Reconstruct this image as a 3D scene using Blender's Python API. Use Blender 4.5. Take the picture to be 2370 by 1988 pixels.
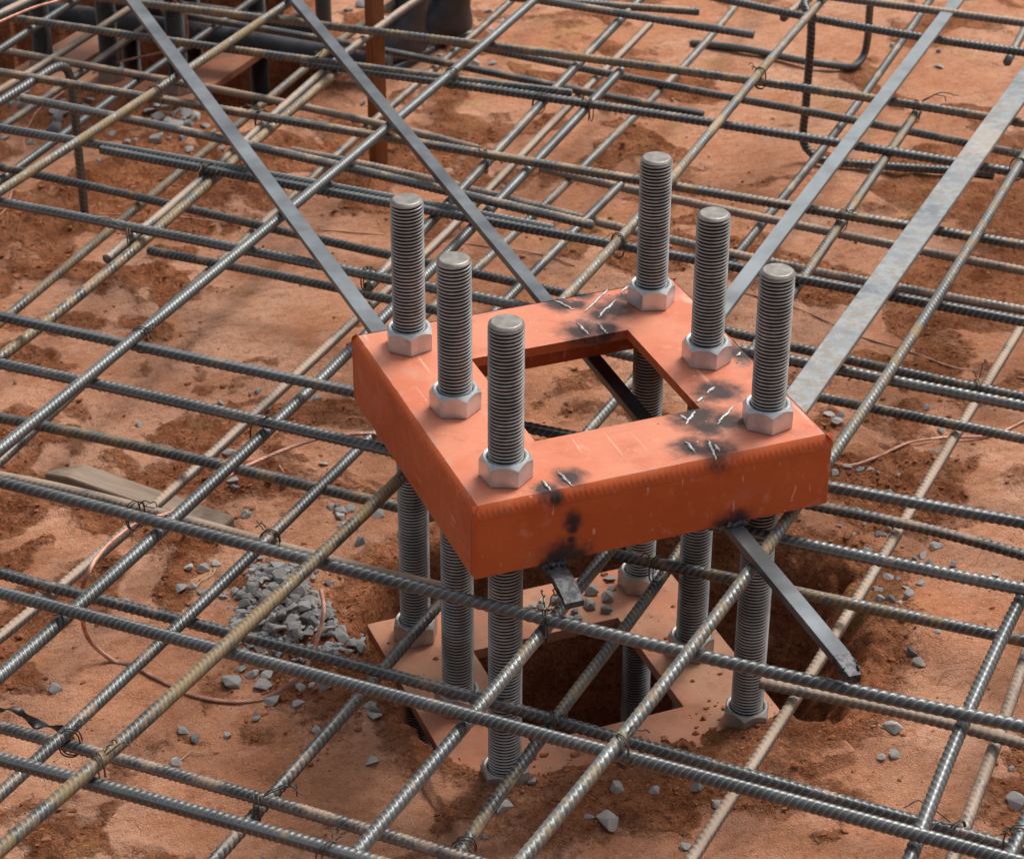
import bpy, bmesh, math, random
import numpy as np
from mathutils import Vector, Matrix
random.seed(5); RNG=np.random.RandomState(7)
for o in list(bpy.data.objects): bpy.data.objects.remove(o)
SC=bpy.context.scene; COL=SC.collection
CAM=([-0.8791, -2.0113, 1.2428],[0.9309, -0.3653, 0.0041],[0.1832, 0.4766, 0.8598],[0.3161, 0.7996, -0.5106],5293.2)
BARS=[
('short rebar at the top edge, cut end just left of the second hooked bar',-0.13,0.015,(0.5, 0.7, 0.5),[(0.4993,1.4957),(0.6172,1.4191),(0.7352,1.3424),(0.7745,1.3169)]),
('dusty rebar near the top edge ending left of the hooked bar on the right',-0.1205,0.015,(0.4, 0.6, 0.4),[(0.5053,1.469),(0.6316,1.3385),(0.758,1.2081),(0.8002,1.1646)]),
('dark rebar crossing high at the right, passing the top of the blue steel strap',-0.1205,0.015,(0.4, 0.4, 0.3),[(0.7735,1.413),(0.8885,1.2506),(1.0151,1.0983),(1.1549,0.9576),(1.3032,0.8243),(1.4515,0.6911),(1.5504,0.6023)]),
('pale dusty rebar in the top right corner',-0.0905,0.015,(0.2, 0.9, 0.7),[(0.9089,1.2612),(1.0497,1.1286),(1.1906,0.996),(1.3314,0.8633),(1.4722,0.7307),(1.5661,0.6423)]),
('long olive rebar high up, crossing before the wooden stake to the right edge',-0.1205,0.015,(0.75, 0.5, 0.35),[(-0.5622,2.047),(-0.4203,1.9289),(-0.2784,1.8109),(-0.1365,1.693),(0.0063,1.5759),(0.1495,1.4595),(0.2925,1.3428),(0.4347,1.225),(0.5752,1.1054),(0.7134,0.9831),(0.8485,0.8573),(0.9799,0.7272),(1.1081,0.5934),(1.2361,0.4594),(1.3641,0.3253)]),
('thin rusty rebar below the first long olive bar, passing behind the wooden stake',-0.272,0.015,(0.6, 0.5, 0.35),[(0.0077,2.0224),(0.1399,1.8825),(0.271,1.7415),(0.4007,1.5993),(0.529,1.4558),(0.656,1.3111),(0.7399,1.214)]),
('rusty topped rebar over the black pipes, its cut end past the wooden stake',-0.1205,0.015,(0.7, 0.5, 0.3),[(-0.6977,2.0185),(-0.5544,1.8875),(-0.4111,1.7565),(-0.2676,1.6256),(-0.1227,1.4966),(0.0241,1.3696),(0.1726,1.2447),(0.3228,1.1218),(0.424,1.0411)]),
('dark rebar lapped beside the one over the black pipes, running on to the right edge',-0.1265,0.015,(0.2, 0.4, 0.3),[(0.0732,1.326),(0.2182,1.2009),(0.3615,1.074),(0.5031,0.9453),(0.643,0.8147),(0.7811,0.6822),(0.9175,0.5479),(1.0529,0.4125),(1.1884,0.2772),(1.2787,0.1869)]),
('thin olive lower rebar running right between two heavier bars in the upper right',-0.272,0.015,(0.5, 0.5, 0.4),[(0.4486,1.6835),(0.5751,1.543),(0.7009,1.4019),(0.8256,1.2598),(0.9492,1.1167),(1.0716,0.9726),(1.193,0.8276),(1.3141,0.6824),(1.4352,0.5372),(1.4755,0.4888)]),
('thin dusty rebar low over the second base plate at upper left',-0.272,0.015,(0.55, 0.8, 0.4),[(-0.4098,2.0287),(-0.2699,1.8931),(-0.1328,1.7549),(0.0006,1.6134),(0.1302,1.4683),(0.2559,1.3198),(0.3376,1.2189)]),
('long yellowish rebar from below the left hooked bar to behind the tallest back bolt',-0.1205,0.015,(0.7, 0.6, 0.4),[(-0.7515,1.7836),(-0.6151,1.6555),(-0.4787,1.5275),(-0.3423,1.3994),(-0.2061,1.2711),(-0.0701,1.1426),(0.0657,1.014),(0.2015,0.8853),(0.3373,0.7566),(0.473,0.6278),(0.6088,0.4992),(0.7448,0.3706),(0.8808,0.2422),(1.0169,0.1138),(1.153,-0.0146)]),
('dusty lower rebar just below the long yellowish bar, right of the tallest back bolt',-0.272,0.015,(0.45, 0.8, 0.6),[(0.4028,1.1127),(0.5232,0.9599),(0.649,0.8118),(0.78,0.6685),(0.9164,0.5299),(1.0559,0.394),(1.1955,0.2582),(1.2885,0.1677)]),
('grey rebar from the gravel at upper left, ending left of the tallest back bolt',-0.1205,0.015,(0.15, 0.6, 0.45),[(-0.3752,1.3256),(-0.2407,1.1845),(-0.1103,1.0399),(0.0173,0.8927),(0.1432,0.7441),(0.2687,0.5951)]),
('dusty thin lower rebar running from the second strap to the right edge behind the bolts',-0.272,0.015,(0.15, 0.8, 0.6),[(0.0487,1.3162),(0.1775,1.1752),(0.301,1.0293),(0.4216,0.8811),(0.5433,0.7337),(0.6698,0.5906),(0.8049,0.4551),(0.9497,0.3282),(1.0955,0.2022),(1.2412,0.0762)]),
('blue grey rebar from the left edge, ending behind the left bolts under the second strap',-0.1205,0.015,(0.05, 0.35, 0.65),[(-0.8011,1.5534),(-0.6599,1.4269),(-0.5187,1.3004),(-0.3776,1.1737),(-0.2386,1.0449),(-0.1015,0.9141),(0.0341,0.7817),(0.1688,0.6484),(0.2136,0.6038)]),
('dark rebar with a rusty cut end left of the first strap, lapped below another',-0.1235,0.015,(0.25, 0.15, 0.25),[(-0.303,1.0947),(-0.1698,0.9646),(-0.036,0.835),(0.098,0.7057),(0.232,0.5764),(0.3658,0.4468),(0.4991,0.3168),(0.6315,0.1859),(0.7633,0.0542),(0.895,-0.0775),(1.0266,-0.2092)]),
('dark brown lower rebar between the left hooked bar and the back of the frame',-0.272,0.015,(0.5, 0.4, 0.25),[(-0.7558,1.7781),(-0.6262,1.6443),(-0.4966,1.5106),(-0.3672,1.3768),(-0.239,1.2418),(-0.1123,1.1054),(0.0135,0.9681),(0.1387,0.8304),(0.2637,0.6925),(0.3891,0.5549),(0.5152,0.418),(0.6425,0.2821),(0.7713,0.1476),(0.9004,0.0135),(1.0295,-0.1206),(1.0726,-0.1654)]),
('heavy rebar running from the left edge under the hooked bar and behind the orange frame',-0.1205,0.015,(0.3, 0.3, 0.5),[(-0.8389,1.3035),(-0.7026,1.1745),(-0.5664,1.0456),(-0.4302,0.9166),(-0.2951,0.7864),(-0.1611,0.6552),(-0.0277,0.5234),(0.1054,0.3913),(0.2388,0.2594),(0.3728,0.1282),(0.5078,-0.002),(0.6439,-0.1311),(0.7801,-0.2601),(0.9162,-0.3891)]),
('lower rebar with a cut end left of the frame, crossing behind its square opening',-0.272,0.015,(0.45, 0.5, 0.3),[(-0.2557,1.0444),(-0.1215,0.9122),(0.0098,0.7772),(0.1395,0.6406),(0.2686,0.5034),(0.3983,0.3668),(0.5296,0.2319),(0.6639,0.0998),(0.8,-0.0306),(0.9361,-0.161),(1.0268,-0.2479)]),
('rebar passing under the middle of the orange frame and leaving it below its right corner',-0.114,0.015,(0.35, 0.3, 0.5),[(-0.9004,0.9549),(-0.767,0.8252),(-0.6336,0.6955),(-0.5002,0.5658),(-0.3663,0.4366),(-0.2317,0.3082),(-0.0961,0.1808),(0.0405,0.0545),(0.1785,-0.0703),(0.3179,-0.1936),(0.4588,-0.3151),(0.6001,-0.4363),(0.7414,-0.5575),(0.7885,-0.5979)]),
('lower rebar emerging from under the right corner of the orange frame',-0.272,0.015,(0.15, 0.6, 0.3),[(0.2992,0.0904),(0.4472,-0.0488),(0.5809,-0.2021),(0.7124,-0.3577),(0.8438,-0.5133)]),
('blue grey rebar below the left corner of the orange frame, running over the dug pit',-0.1205,0.015,(0.15, 0.35, 0.45),[(-0.9306,0.8331),(-0.7921,0.7059),(-0.6537,0.5786),(-0.5154,0.4512),(-0.3794,0.3215),(-0.2451,0.1899),(-0.1114,0.0576),(0.0227,-0.0741),(0.1586,-0.204),(0.2973,-0.331),(0.439,-0.4548),(0.581,-0.5783),(0.723,-0.7018)]),
('lower rebar passing above the timber offcut, then among the frame bolts and over the pit',-0.262,0.015,(0.6, 0.25, 0.35),[(-0.9278,0.9446),(-0.7876,0.8184),(-0.6474,0.6921),(-0.5074,0.5657),(-0.3688,0.4378),(-0.2313,0.3086),(-0.0944,0.1789),(0.0428,0.0495),(0.1811,-0.0789),(0.3211,-0.2053),(0.4634,-0.3293),(0.6064,-0.4525),(0.7493,-0.5757),(0.797,-0.6168)]),
('clay caked rebar close behind the big bar in front of the timber offcut',-0.272,0.015,(0.2, 0.95, 0.7),[(-0.9683,0.8006),(-0.8177,0.6757),(-0.6671,0.5507),(-0.518,0.4244),(-0.3785,0.2881),(-0.2425,0.1482),(-0.1495,0.0574)]),
('thick blue grey rebar crossing in front of the three left bolts and the pit',-0.1205,0.015,(0.2, 0.12, 0.5),[(-0.9704,0.5715),(-0.8349,0.4387),(-0.6993,0.3059),(-0.5638,0.173),(-0.429,0.0394),(-0.2942,-0.0942),(-0.1584,-0.2269),(-0.0209,-0.3576),(0.1195,-0.4854),(0.2633,-0.6095),(0.4082,-0.7326),(0.5531,-0.8557),(0.6013,-0.8967)]),
('dusty lower rebar just beneath the thick bar, right of the right front bolt',-0.272,0.015,(0.1, 0.9, 0.6),[(0.1144,-0.2408),(0.2605,-0.3735),(0.3949,-0.5184),(0.5278,-0.6648),(0.6608,-0.8113)]),
('lower dark rebar passing over the stone heap and across the front base plate bolt',-0.272,0.015,(0.35, 0.45, 0.3),[(-0.9774,0.6208),(-0.8431,0.4891),(-0.7087,0.3575),(-0.5743,0.2258),(-0.4402,0.094),(-0.3063,-0.0382),(-0.1729,-0.1708),(-0.04,-0.3039),(0.0924,-0.4375),(0.2242,-0.5717),(0.3557,-0.7063),(0.4872,-0.8408),(0.5748,-0.9305)]),
('bright blue grey rebar just in front of the darker lower one, crossing the front bolt',-0.1205,0.015,(0.25, 0.35, 0.6),[(-1.0129,0.3537),(-0.8788,0.2237),(-0.7447,0.0936),(-0.6105,-0.0364),(-0.4761,-0.1661),(-0.3416,-0.2957),(-0.2072,-0.4254),(-0.0733,-0.5556),(0.0599,-0.6866),(0.1923,-0.8184),(0.3246,-0.9503),(0.457,-1.0822)]),
('lower rebar near the bottom left corner, starting by the black plastic strip',-0.272,0.015,(0.25, 0.6, 0.35),[(-1.0383,0.3227),(-0.8997,0.1917),(-0.7611,0.0607),(-0.6226,-0.0704),(-0.4846,-0.202),(-0.3472,-0.3343),(-0.2104,-0.4672),(-0.0736,-0.6002),(0.0632,-0.7331)]),
('frontmost rebar running left to right at the bottom left corner',-0.1205,0.015,(0.3, 0.15, 0.4),[(-1.0747,0.0691),(-0.9312,-0.0615),(-0.7878,-0.1922),(-0.6444,-0.323),(-0.5024,-0.4551),(-0.3617,-0.5887),(-0.2212,-0.7224),(-0.0806,-0.8561)]),
('pale rebar crossing the top left corner',-0.104,0.015,(0.4, 0.8, 0.7),[(-0.6278,1.4237),(-0.4713,1.5522),(-0.3149,1.6806),(-0.1585,1.809),(-0.002,1.9375),(0.1022,2.0231)]),
('dark rebar in front of the second frame nut at the top left',-0.137,0.015,(0.2, 0.3, 0.2),[(-0.6954,1.212),(-0.561,1.3613),(-0.4265,1.5106),(-0.292,1.6599),(-0.1576,1.8092),(-0.0231,1.9585),(0.0665,2.0581)]),
('bright dusty rebar sloping down left over the second base plate',-0.272,0.015,(0.7, 0.9, 0.7),[(0.0902,2.1957),(-0.0424,2.0561),(-0.1761,1.9174),(-0.3121,1.781),(-0.4496,1.6462),(-0.5872,1.5114),(-0.6331,1.4665)]),
('dull rebar end under the bright dusty one beside the second base plate',-0.2885,0.015,(0.5, 0.7, 0.3),[(-0.0135,2.0124),(-0.1492,1.8626),(-0.286,1.7138),(-0.4239,1.5661),(-0.562,1.4185)]),
('green grey rebar just behind the long yellow one at upper left',-0.28600000000000003,0.015,(0.1, 0.2, 0.5),[(0.4018,2.2887),(0.272,2.147),(0.1423,2.0054),(0.0123,1.8639),(-0.1179,1.7226),(-0.2483,1.5816),(-0.379,1.4408),(-0.5099,1.3002),(-0.6408,1.1596),(-0.6844,1.1127)]),
('long yellow brown rebar sloping down to the left edge, in front of the hooked bar',-0.104,0.015,(0.8, 0.35, 0.5),[(0.4655,1.8881),(0.3329,1.7551),(0.2003,1.6221),(0.0676,1.4891),(-0.0656,1.3567),(-0.1996,1.2252),(-0.3344,1.0944),(-0.47,0.9645),(-0.606,0.835),(-0.742,0.7054),(-0.8326,0.6191)]),
('rusty lower rebar sloping left beneath the lapped pair left of the first strap',-0.2885,0.015,(0.85, 0.3, 0.3),[(0.6748,2.1714),(0.5364,2.0411),(0.3984,1.9103),(0.2646,1.7758),(0.1346,1.6377),(0.0074,1.497),(-0.1183,1.355),(-0.2436,1.2126),(-0.3697,1.071),(-0.4978,0.9312),(-0.6274,0.7928),(-0.757,0.6543),(-0.8435,0.562)]),
('pale rebar of the lapped pair ending in a bright cut face on the left',-0.137,0.015,(0.3, 0.8, 0.7),[(0.5734,1.7657),(0.4291,1.6312),(0.2859,1.4957),(0.1499,1.3536),(0.0194,1.2066),(-0.1088,1.0574),(-0.2379,0.909),(-0.3709,0.7643)]),
('rusty yellow rebar of the lapped pair running on to the left edge',-0.139,0.015,(0.85, 0.55, 0.45),[(0.1303,1.3036),(0.0019,1.163),(-0.1234,1.0197),(-0.2481,0.8758),(-0.3746,0.7335),(-0.5054,0.5951),(-0.6413,0.4612),(-0.7776,0.3278),(-0.914,0.1945)]),
('lower rebar hidden mostly beneath the bright long one left of the frame',-0.28700000000000003,0.015,(0.55, 0.7, 0.45),[(0.8645,2.1086),(0.737,1.9712),(0.6096,1.8338),(0.4823,1.6963),(0.355,1.5587),(0.2279,1.421),(0.101,1.2832),(-0.0258,1.1451),(-0.1524,1.007),(-0.2788,0.8686),(-0.4049,0.73),(-0.5308,0.5912),(-0.6565,0.4521),(-0.7821,0.3131),(-0.9078,0.1741)]),
('bright silvery rebar running from the top edge past the wooden stake to the left edge',-0.104,0.015,(0.25, 0.35, 0.8),[(0.8451,1.7627),(0.7188,1.6283),(0.5926,1.4938),(0.4662,1.3595),(0.3393,1.2257),(0.2115,1.0928),(0.0831,0.9605),(-0.0459,0.8287),(-0.1752,0.6973),(-0.3049,0.5662),(-0.4347,0.4352),(-0.5645,0.3043),(-0.6943,0.1733),(-0.8241,0.0423),(-0.9539,-0.0886)]),
('silvery rebar running down behind the leftmost bolt to a cut end beside the first strap',-0.137,0.015,(0.1, 0.6, 0.75),[(0.9851,1.7171),(0.8572,1.5794),(0.7294,1.4416),(0.6021,1.3033),(0.4762,1.1638),(0.3509,1.0237),(0.2259,0.8835),(0.1003,0.7436),(-0.0262,0.6046),(-0.0686,0.5586)]),
('tan clay dusted lower rebar passing over the timber offcut',-0.2885,0.015,(0.4, 0.9, 0.75),[(0.8554,1.6817),(0.7273,1.5443),(0.5993,1.4069),(0.4709,1.2698),(0.3422,1.1331),(0.2126,0.9971),(0.0822,0.8621),(-0.0495,0.7283),(-0.1826,0.5959),(-0.3174,0.4652),(-0.4541,0.3364),(-0.593,0.2097),(-0.7337,0.0848),(-0.8745,-0.04),(-1.0153,-0.1648)]),
('blue grey rebar passing left of the frame and across the end of the timber offcut',-0.137,0.015,(0.05, 0.05, 0.65),[(0.55,1.1367),(0.4228,0.9986),(0.295,0.8611),(0.1665,0.7243),(0.0371,0.5884),(-0.0934,0.4536),(-0.2252,0.3201),(-0.3585,0.188),(-0.4934,0.0575),(-0.6301,-0.0712),(-0.7684,-0.1984),(-0.9068,-0.3254),(-1.0453,-0.4525)]),
('pale lower rebar sloping behind the two left bolts to vanish behind the frame',-0.2865,0.015,(0.35, 0.7, 0.65),[(1.3315,2.0279),(1.208,1.8881),(1.0844,1.7483),(0.9599,1.6095),(0.8327,1.4733),(0.7033,1.3395),(0.5718,1.2076),(0.4387,1.0774),(0.3042,0.9485),(0.1687,0.8207),(0.0325,0.6936)]),
('rebar emerging under the left side of the frame and tied near the black plastic strip',-0.2565,0.015,(0.35, 0.5, 0.5),[(0.4833,0.9761),(0.348,0.845),(0.213,0.7136),(0.0781,0.582),(-0.057,0.4507),(-0.1926,0.32),(-0.3289,0.19),(-0.4664,0.0612),(-0.6051,-0.0663),(-0.7455,-0.1921),(-0.8862,-0.3174),(-1.0269,-0.4428),(-1.0739,-0.4846)]),
('yellowish rebar sloping down behind the tallest bolt to meet the far edge of the frame',-0.104,0.015,(0.75, 0.55, 0.7),[(1.3181,1.5851),(1.185,1.4525),(1.0519,1.3199),(0.919,1.1871),(0.788,1.0524),(0.6586,0.9162),(0.5297,0.7796),(0.4002,0.6434),(0.2691,0.5088),(0.1353,0.3769),(0.09,0.3337)]),
('rusty orange flecked rebar from under the frame over the stone heap, bottom left',-0.104,0.015,(0.9, 0.25, 0.45),[(-0.1294,0.1064),(-0.2743,-0.023),(-0.4196,-0.1519),(-0.5665,-0.279),(-0.7163,-0.4027),(-0.8684,-0.5239),(-1.0204,-0.645),(-1.1218,-0.7257)]),
('long lower rebar seen through the frame opening and again left of the front bolt',-0.2885,0.015,(0.25, 0.55, 0.4),[(1.6678,1.8824),(1.5416,1.7453),(1.4153,1.6082),(1.2886,1.4716),(1.1605,1.3363),(1.0312,1.2022),(0.9009,1.0693),(0.7695,0.9375),(0.6372,0.8065),(0.5041,0.6764),(0.3703,0.547),(0.2359,0.4182),(0.101,0.2899),(-0.0343,0.162),(-0.1699,0.0344),(-0.3056,-0.093),(-0.4415,-0.2203),(-0.5774,-0.3476),(-0.7132,-0.4749),(-0.8038,-0.5598)]),
('pale rebar sloping from under the frame past the front bolt to the bottom edge',-0.137,0.015,(0.45, 0.3, 0.65),[(0.054,-0.0593),(-0.0912,-0.1923),(-0.2372,-0.3245),(-0.3839,-0.4558),(-0.5312,-0.5864),(-0.6786,-0.717),(-0.7277,-0.7605)]),
('lower rusty rebar crossing the square opening of the base plate',-0.2885,0.015,(0.65, 0.4, 0.3),[(0.1958,0.0901),(0.0526,-0.0505),(-0.0952,-0.186),(-0.2415,-0.3232),(-0.3825,-0.4661),(-0.523,-0.6094),(-0.5698,-0.6572)]),
('olive and orange rebar between the two steel straps on the right, ending at the frame',-0.137,0.015,(0.7, 0.45, 0.55),[(0.9144,0.8232),(0.778,0.6829),(0.6415,0.5427),(0.5049,0.4026),(0.3682,0.2625),(0.2771,0.1692)]),
('long speckled rebar passing under the right corner of the frame to the bottom edge',-0.104,0.015,(0.6, 0.25, 0.6),[(1.2776,0.9024),(1.1445,0.7688),(1.0115,0.6352),(0.8784,0.5016),(0.7449,0.3686),(0.6105,0.2364),(0.4751,0.1053),(0.3385,-0.0244),(0.2004,-0.1525),(0.0606,-0.2788),(-0.0812,-0.4029),(-0.2251,-0.5248),(-0.3712,-0.6443),(-0.5176,-0.7634),(-0.6152,-0.8429)]),
('pale clay caked lower rebar crossing the dug pit on the right',-0.2885,0.015,(0.25, 0.95, 0.8),[(1.1401,0.669),(1.0044,0.5408),(0.8686,0.4125),(0.7328,0.2843),(0.5969,0.1563),(0.4606,0.0286),(0.324,-0.0986),(0.1868,-0.2253),(0.0489,-0.3513),(-0.0897,-0.4764),(-0.2285,-0.6013),(-0.3674,-0.7261)]),
('steel grey rebar at the lower right with crisp ribs',-0.137,0.015,(0.1, 0.1, 0.55),[(0.7225,-0.0216),(0.58,-0.153),(0.4376,-0.2844),(0.2955,-0.4162),(0.1573,-0.5518),(0.0235,-0.692),(-0.1083,-0.8341),(-0.24,-0.9763)]),
('pale dusty lower rebar just right of the steel grey one at the lower right',-0.2885,0.015,(0.1, 0.9, 0.75),[(0.7582,0.0732),(0.6235,-0.0726),(0.4887,-0.2184),(0.3537,-0.3638),(0.2161,-0.5069),(0.0764,-0.648),(-0.0635,-0.7888),(-0.1101,-0.8358)]),
('rebar cutting the bottom right corner',-0.137,0.015,(0.3, 0.3, 0.5),[(0.4846,-0.3809),(0.3307,-0.5197),(0.1768,-0.6585),(0.023,-0.7973),(-0.1309,-0.9361),(-0.1822,-0.9824)]),
('short rebar end hanging in from the right edge near the top',-0.137,0.015,(0.2, 0.6, 0.6),[(1.6051,1.4448),(1.4689,1.2953),(1.3326,1.1458),(1.1963,0.9963),(1.1509,0.9464)]),
('pale cut rebar end beside the hook at the top right',-0.137,0.015,(0.3, 0.9, 0.6),[(1.2329,1.5435),(1.0919,1.4202),(0.9509,1.2968),(0.9038,1.2557)]),
]
TIES=[('two thin wires tying the crossing of the first long bar left of the orange frame', [-0.3905, 0.4785], -0.104, 0.0165, -2.352), ('kinked tie wire standing up from a crossing left of the frame at mid height', [-0.3094, 0.2385], -0.1205, 0.0165, -0.776), ('tie wire on the crossing just above the stone heap', [-0.3107, 0.2075], -0.2565, 0.0165, -2.383), ('knotted clay coloured tie wire beside the timber offcut', [-0.4866, 0.1133], -0.1205, 0.0165, -0.781), ('tie wire with a stray end beside the black plastic strip', [-0.6131, -0.083], -0.2565, 0.0165, -2.407), ('multiple black wire loops on the rusty bar near the bottom left corner', [-0.6233, -0.3287], -0.104, 0.0165, -2.451), ('pair of tie wire loops on the bars below the stone heap, left of bottom centre', [-0.454, -0.2349], -0.272, 0.0165, -0.765), ('tie wire pair at the bottom edge left of centre', [-0.4565, -0.5023], -0.1205, 0.0165, -0.758), ('bright curled tie wire above the square base plate opening', [-0.1421, -0.2422], -0.1205, 0.0165, -0.766), ('big double tie wire knot right of the front bolt', [-0.1606, -0.4762], -0.104, 0.0165, -2.439), ('tie wire at the bottom edge right of centre', [-0.2741, -0.3563], -0.2885, 0.0165, -2.357), ('tie wire in front of the rear lower nut under the frame', [0.0988, -0.0015], -0.262, 0.0165, -0.748), ('thin tie wire in front of the dark base plate opening', [-0.1231, -0.2221], -0.272, 0.0165, -0.786), ('tie wire with long bent tail near the bottom right corner', [0.1888, -0.53], -0.272, 0.0165, -0.796), ('tie wire bundle in the bottom right corner', [0.1414, -0.6882], -0.137, 0.0165, -2.408), ('spread tie wires left of the tallest bolt', [0.2685, 0.5093], -0.104, 0.0165, -2.353), ('thin tie wire with upright tail near the second strap on the olive bar', [0.2148, 0.8644], -0.1205, 0.0165, -0.759), ('fan of tie wire ends upper middle, on the lapped bars', [0.3731, 1.054], -0.1265, 0.0165, -0.734), ('small knot of tie wire right of the fan of wire ends', [0.4381, 1.0016], -0.1265, 0.0165, -0.738), ('two neat dark tie wire loops high right of centre', [0.716, 0.9739], -0.104, 0.0165, -2.33), ('tie wire with long curly tail right of the blue steel strap', [0.899, 0.8051], -0.1205, 0.0165, -0.78), ('tie wire knot on the orange striped bar between the straps', [0.6045, 0.4988], -0.1205, 0.0165, -0.758), ('tie wire at the right edge near the top', [0.905, 0.5319], -0.104, 0.0165, -2.355), ('big loose tie wire loop left of the first strap', [-0.1794, 0.9682], -0.1235, 0.0165, -0.772), ('pair of tie wire loops above the bright cut bar end at left', [-0.3318, 0.791], -0.1205, 0.0165, -0.77), ('tie wire beside the lapped bars at upper left', [-0.0496, 1.1269], -0.1205, 0.0165, -0.758), ('small tie wire on the yellow brown bar at upper left', [-0.1866, 1.2365], -0.104, 0.0165, -2.368), ('tie wire above the cut bar end beside the first strap', [-0.0658, 0.568], -0.1205, 0.0165, -0.78), ('dark tie wire on the silvery bar right of the wooden stake', [0.2643, 1.1458], -0.104, 0.0165, -2.336), ('tie wire in front of the black pipe at the top', [0.0909, 1.3048], -0.1205, 0.0165, -0.699), ("thin wire loop on the right hand bars beyond the frame's right corner", [0.6824, 0.2414], -0.272, 0.0165, -0.81)]
STRAPS=[('leftmost steel strap, passing under the frame to a burnt stub below its front', -0.0905, 0.022, 0.007, [[-0.1376, 2.0586], [-0.1151, -0.2541]], (0.2, 0.1, 0.55)), ('long steel strap passing under the frame to a burnt tip over the pit', -0.0905, 0.0185, 0.009, [[0.1278, 1.9623], [0.087, -0.4752]], (0.25, 0.1, 0.35)), ('smooth blue grey steel strap sloping up right from behind the right middle bolt', -0.0905, 0.0215, 0.006, [[1.5086, 1.4742], [0.2049, 0.1613]], (0.1, 0.15, 0.75)), ('wide mottled steel strap with pale clay patches meeting the right side of the frame', -0.0905, 0.037, 0.007, [[1.42, 1.1059], [0.2132, -0.0477]], (0.3, 0.72, 0.7))]
WIRES=[('bright copper earth wire in the top left corner', 0.0022, [[-0.4165, 1.4647, -0.06], [-0.369, 1.5015, -0.06], [-0.308, 1.5451, -0.06], [-0.264, 1.5646, -0.06], [-0.217, 1.5946, -0.06]]), ('thin copper wire hanging behind the first strap near the black pipes', 0.0022, [[-0.0619, 1.6317, -0.1], [-0.0257, 1.7139, -0.16], [-0.0059, 1.7688, -0.2], [0.0029, 1.8105, -0.25], [0.0121, 1.8881, -0.3]]), ('copper wire lying across the second base plate', 0.002, [[0.0249, 1.8901, -0.3], [-0.0064, 1.9885, -0.34], [-0.0608, 2.0262, -0.36], [-0.0974, 2.0614, -0.38], [-0.1289, 2.0449, -0.385]]), ('copper wire curving down over the gravel behind the left hooked bar', 0.0018, [[-0.1923, 2.0034, -0.399], [-0.2511, 1.9483, -0.399], [-0.269, 1.9184, -0.399], [-0.2916, 1.8633, -0.399], [-0.3061, 1.8128, -0.399], [-0.3143, 1.7631, -0.399], [-0.3454, 1.6765, -0.399], [-0.3712, 1.5917, -0.399], [-0.3862, 1.5514, -0.399], [-0.4041, 1.5131, -0.399]]), ('stranded copper earth wire looping over the stone heap and ending in a cut tip', 0.0028, [[-0.1049, 0.3655, -0.25], [-0.123, 0.3805, -0.25], [-0.1654, 0.3922, -0.25], [-0.1974, 0.4026, -0.256], [-0.2429, 0.3965, -0.26], [-0.2898, 0.3853, -0.265], [-0.3383, 0.3518, -0.262], [-0.3938, 0.3063, -0.255], [-0.4269, 0.2953, -0.255], [-0.454, 0.2822, -0.25], [-0.4849, 0.259, -0.25], [-0.5102, 0.2347, -0.252], [-0.5297, 0.2117, -0.26], [-0.5371, 0.2232, -0.29], [-0.5377, 0.2314, -0.31], [-0.5365, 0.2376, -0.35], [-0.5281, 0.2431, -0.38], [-0.5078, 0.2319, -0.395], [-0.4871, 0.2165, -0.395], [-0.4735, 0.19, -0.395], [-0.4481, 0.1492, -0.395], [-0.4298, 0.1269, -0.395], [-0.3961, 0.1049, -0.395], [-0.3582, 0.096, -0.394], [-0.3235, 0.0905, -0.385], [-0.3058, 0.0929, -0.37], [-0.2843, 0.115, -0.35], [-0.2663, 0.1467, -0.335], [-0.2599, 0.1762, -0.325]]), ("copper wire lying on the clay right of the frame's right corner", 0.0021, [[0.4837, 0.3173, -0.399], [0.5079, 0.3128, -0.399], [0.5394, 0.3091, -0.399], [0.5818, 0.3161, -0.399], [0.6394, 0.3262, -0.399], [0.6875, 0.3177, -0.399], [0.7613, 0.3083, -0.399], [0.8267, 0.3268, -0.399], [0.8992, 0.3502, -0.399]]), ('thin copper wire on the clay behind the right front bolt', 0.0016, [[0.6016, 0.8899, -0.399], [0.631, 0.8338, -0.399], [0.6869, 0.7529, -0.399], [0.7356, 0.6418, -0.399], [0.7793, 0.5695, -0.399], [0.8225, 0.4987, -0.399], [0.8942, 0.4335, -0.399], [0.9344, 0.4043, -0.399]]), ('thin pinkish wire on the clay behind the left bolts', 0.0012, [[-0.2613, 1.458, -0.398], [-0.1503, 1.4084, -0.398], [-0.0279, 1.342, -0.398], [0.1081, 1.2654, -0.398], [0.2488, 1.175, -0.398], [0.3791, 1.0671, -0.398], [0.4202, 1.0064, -0.398]])]
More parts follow.
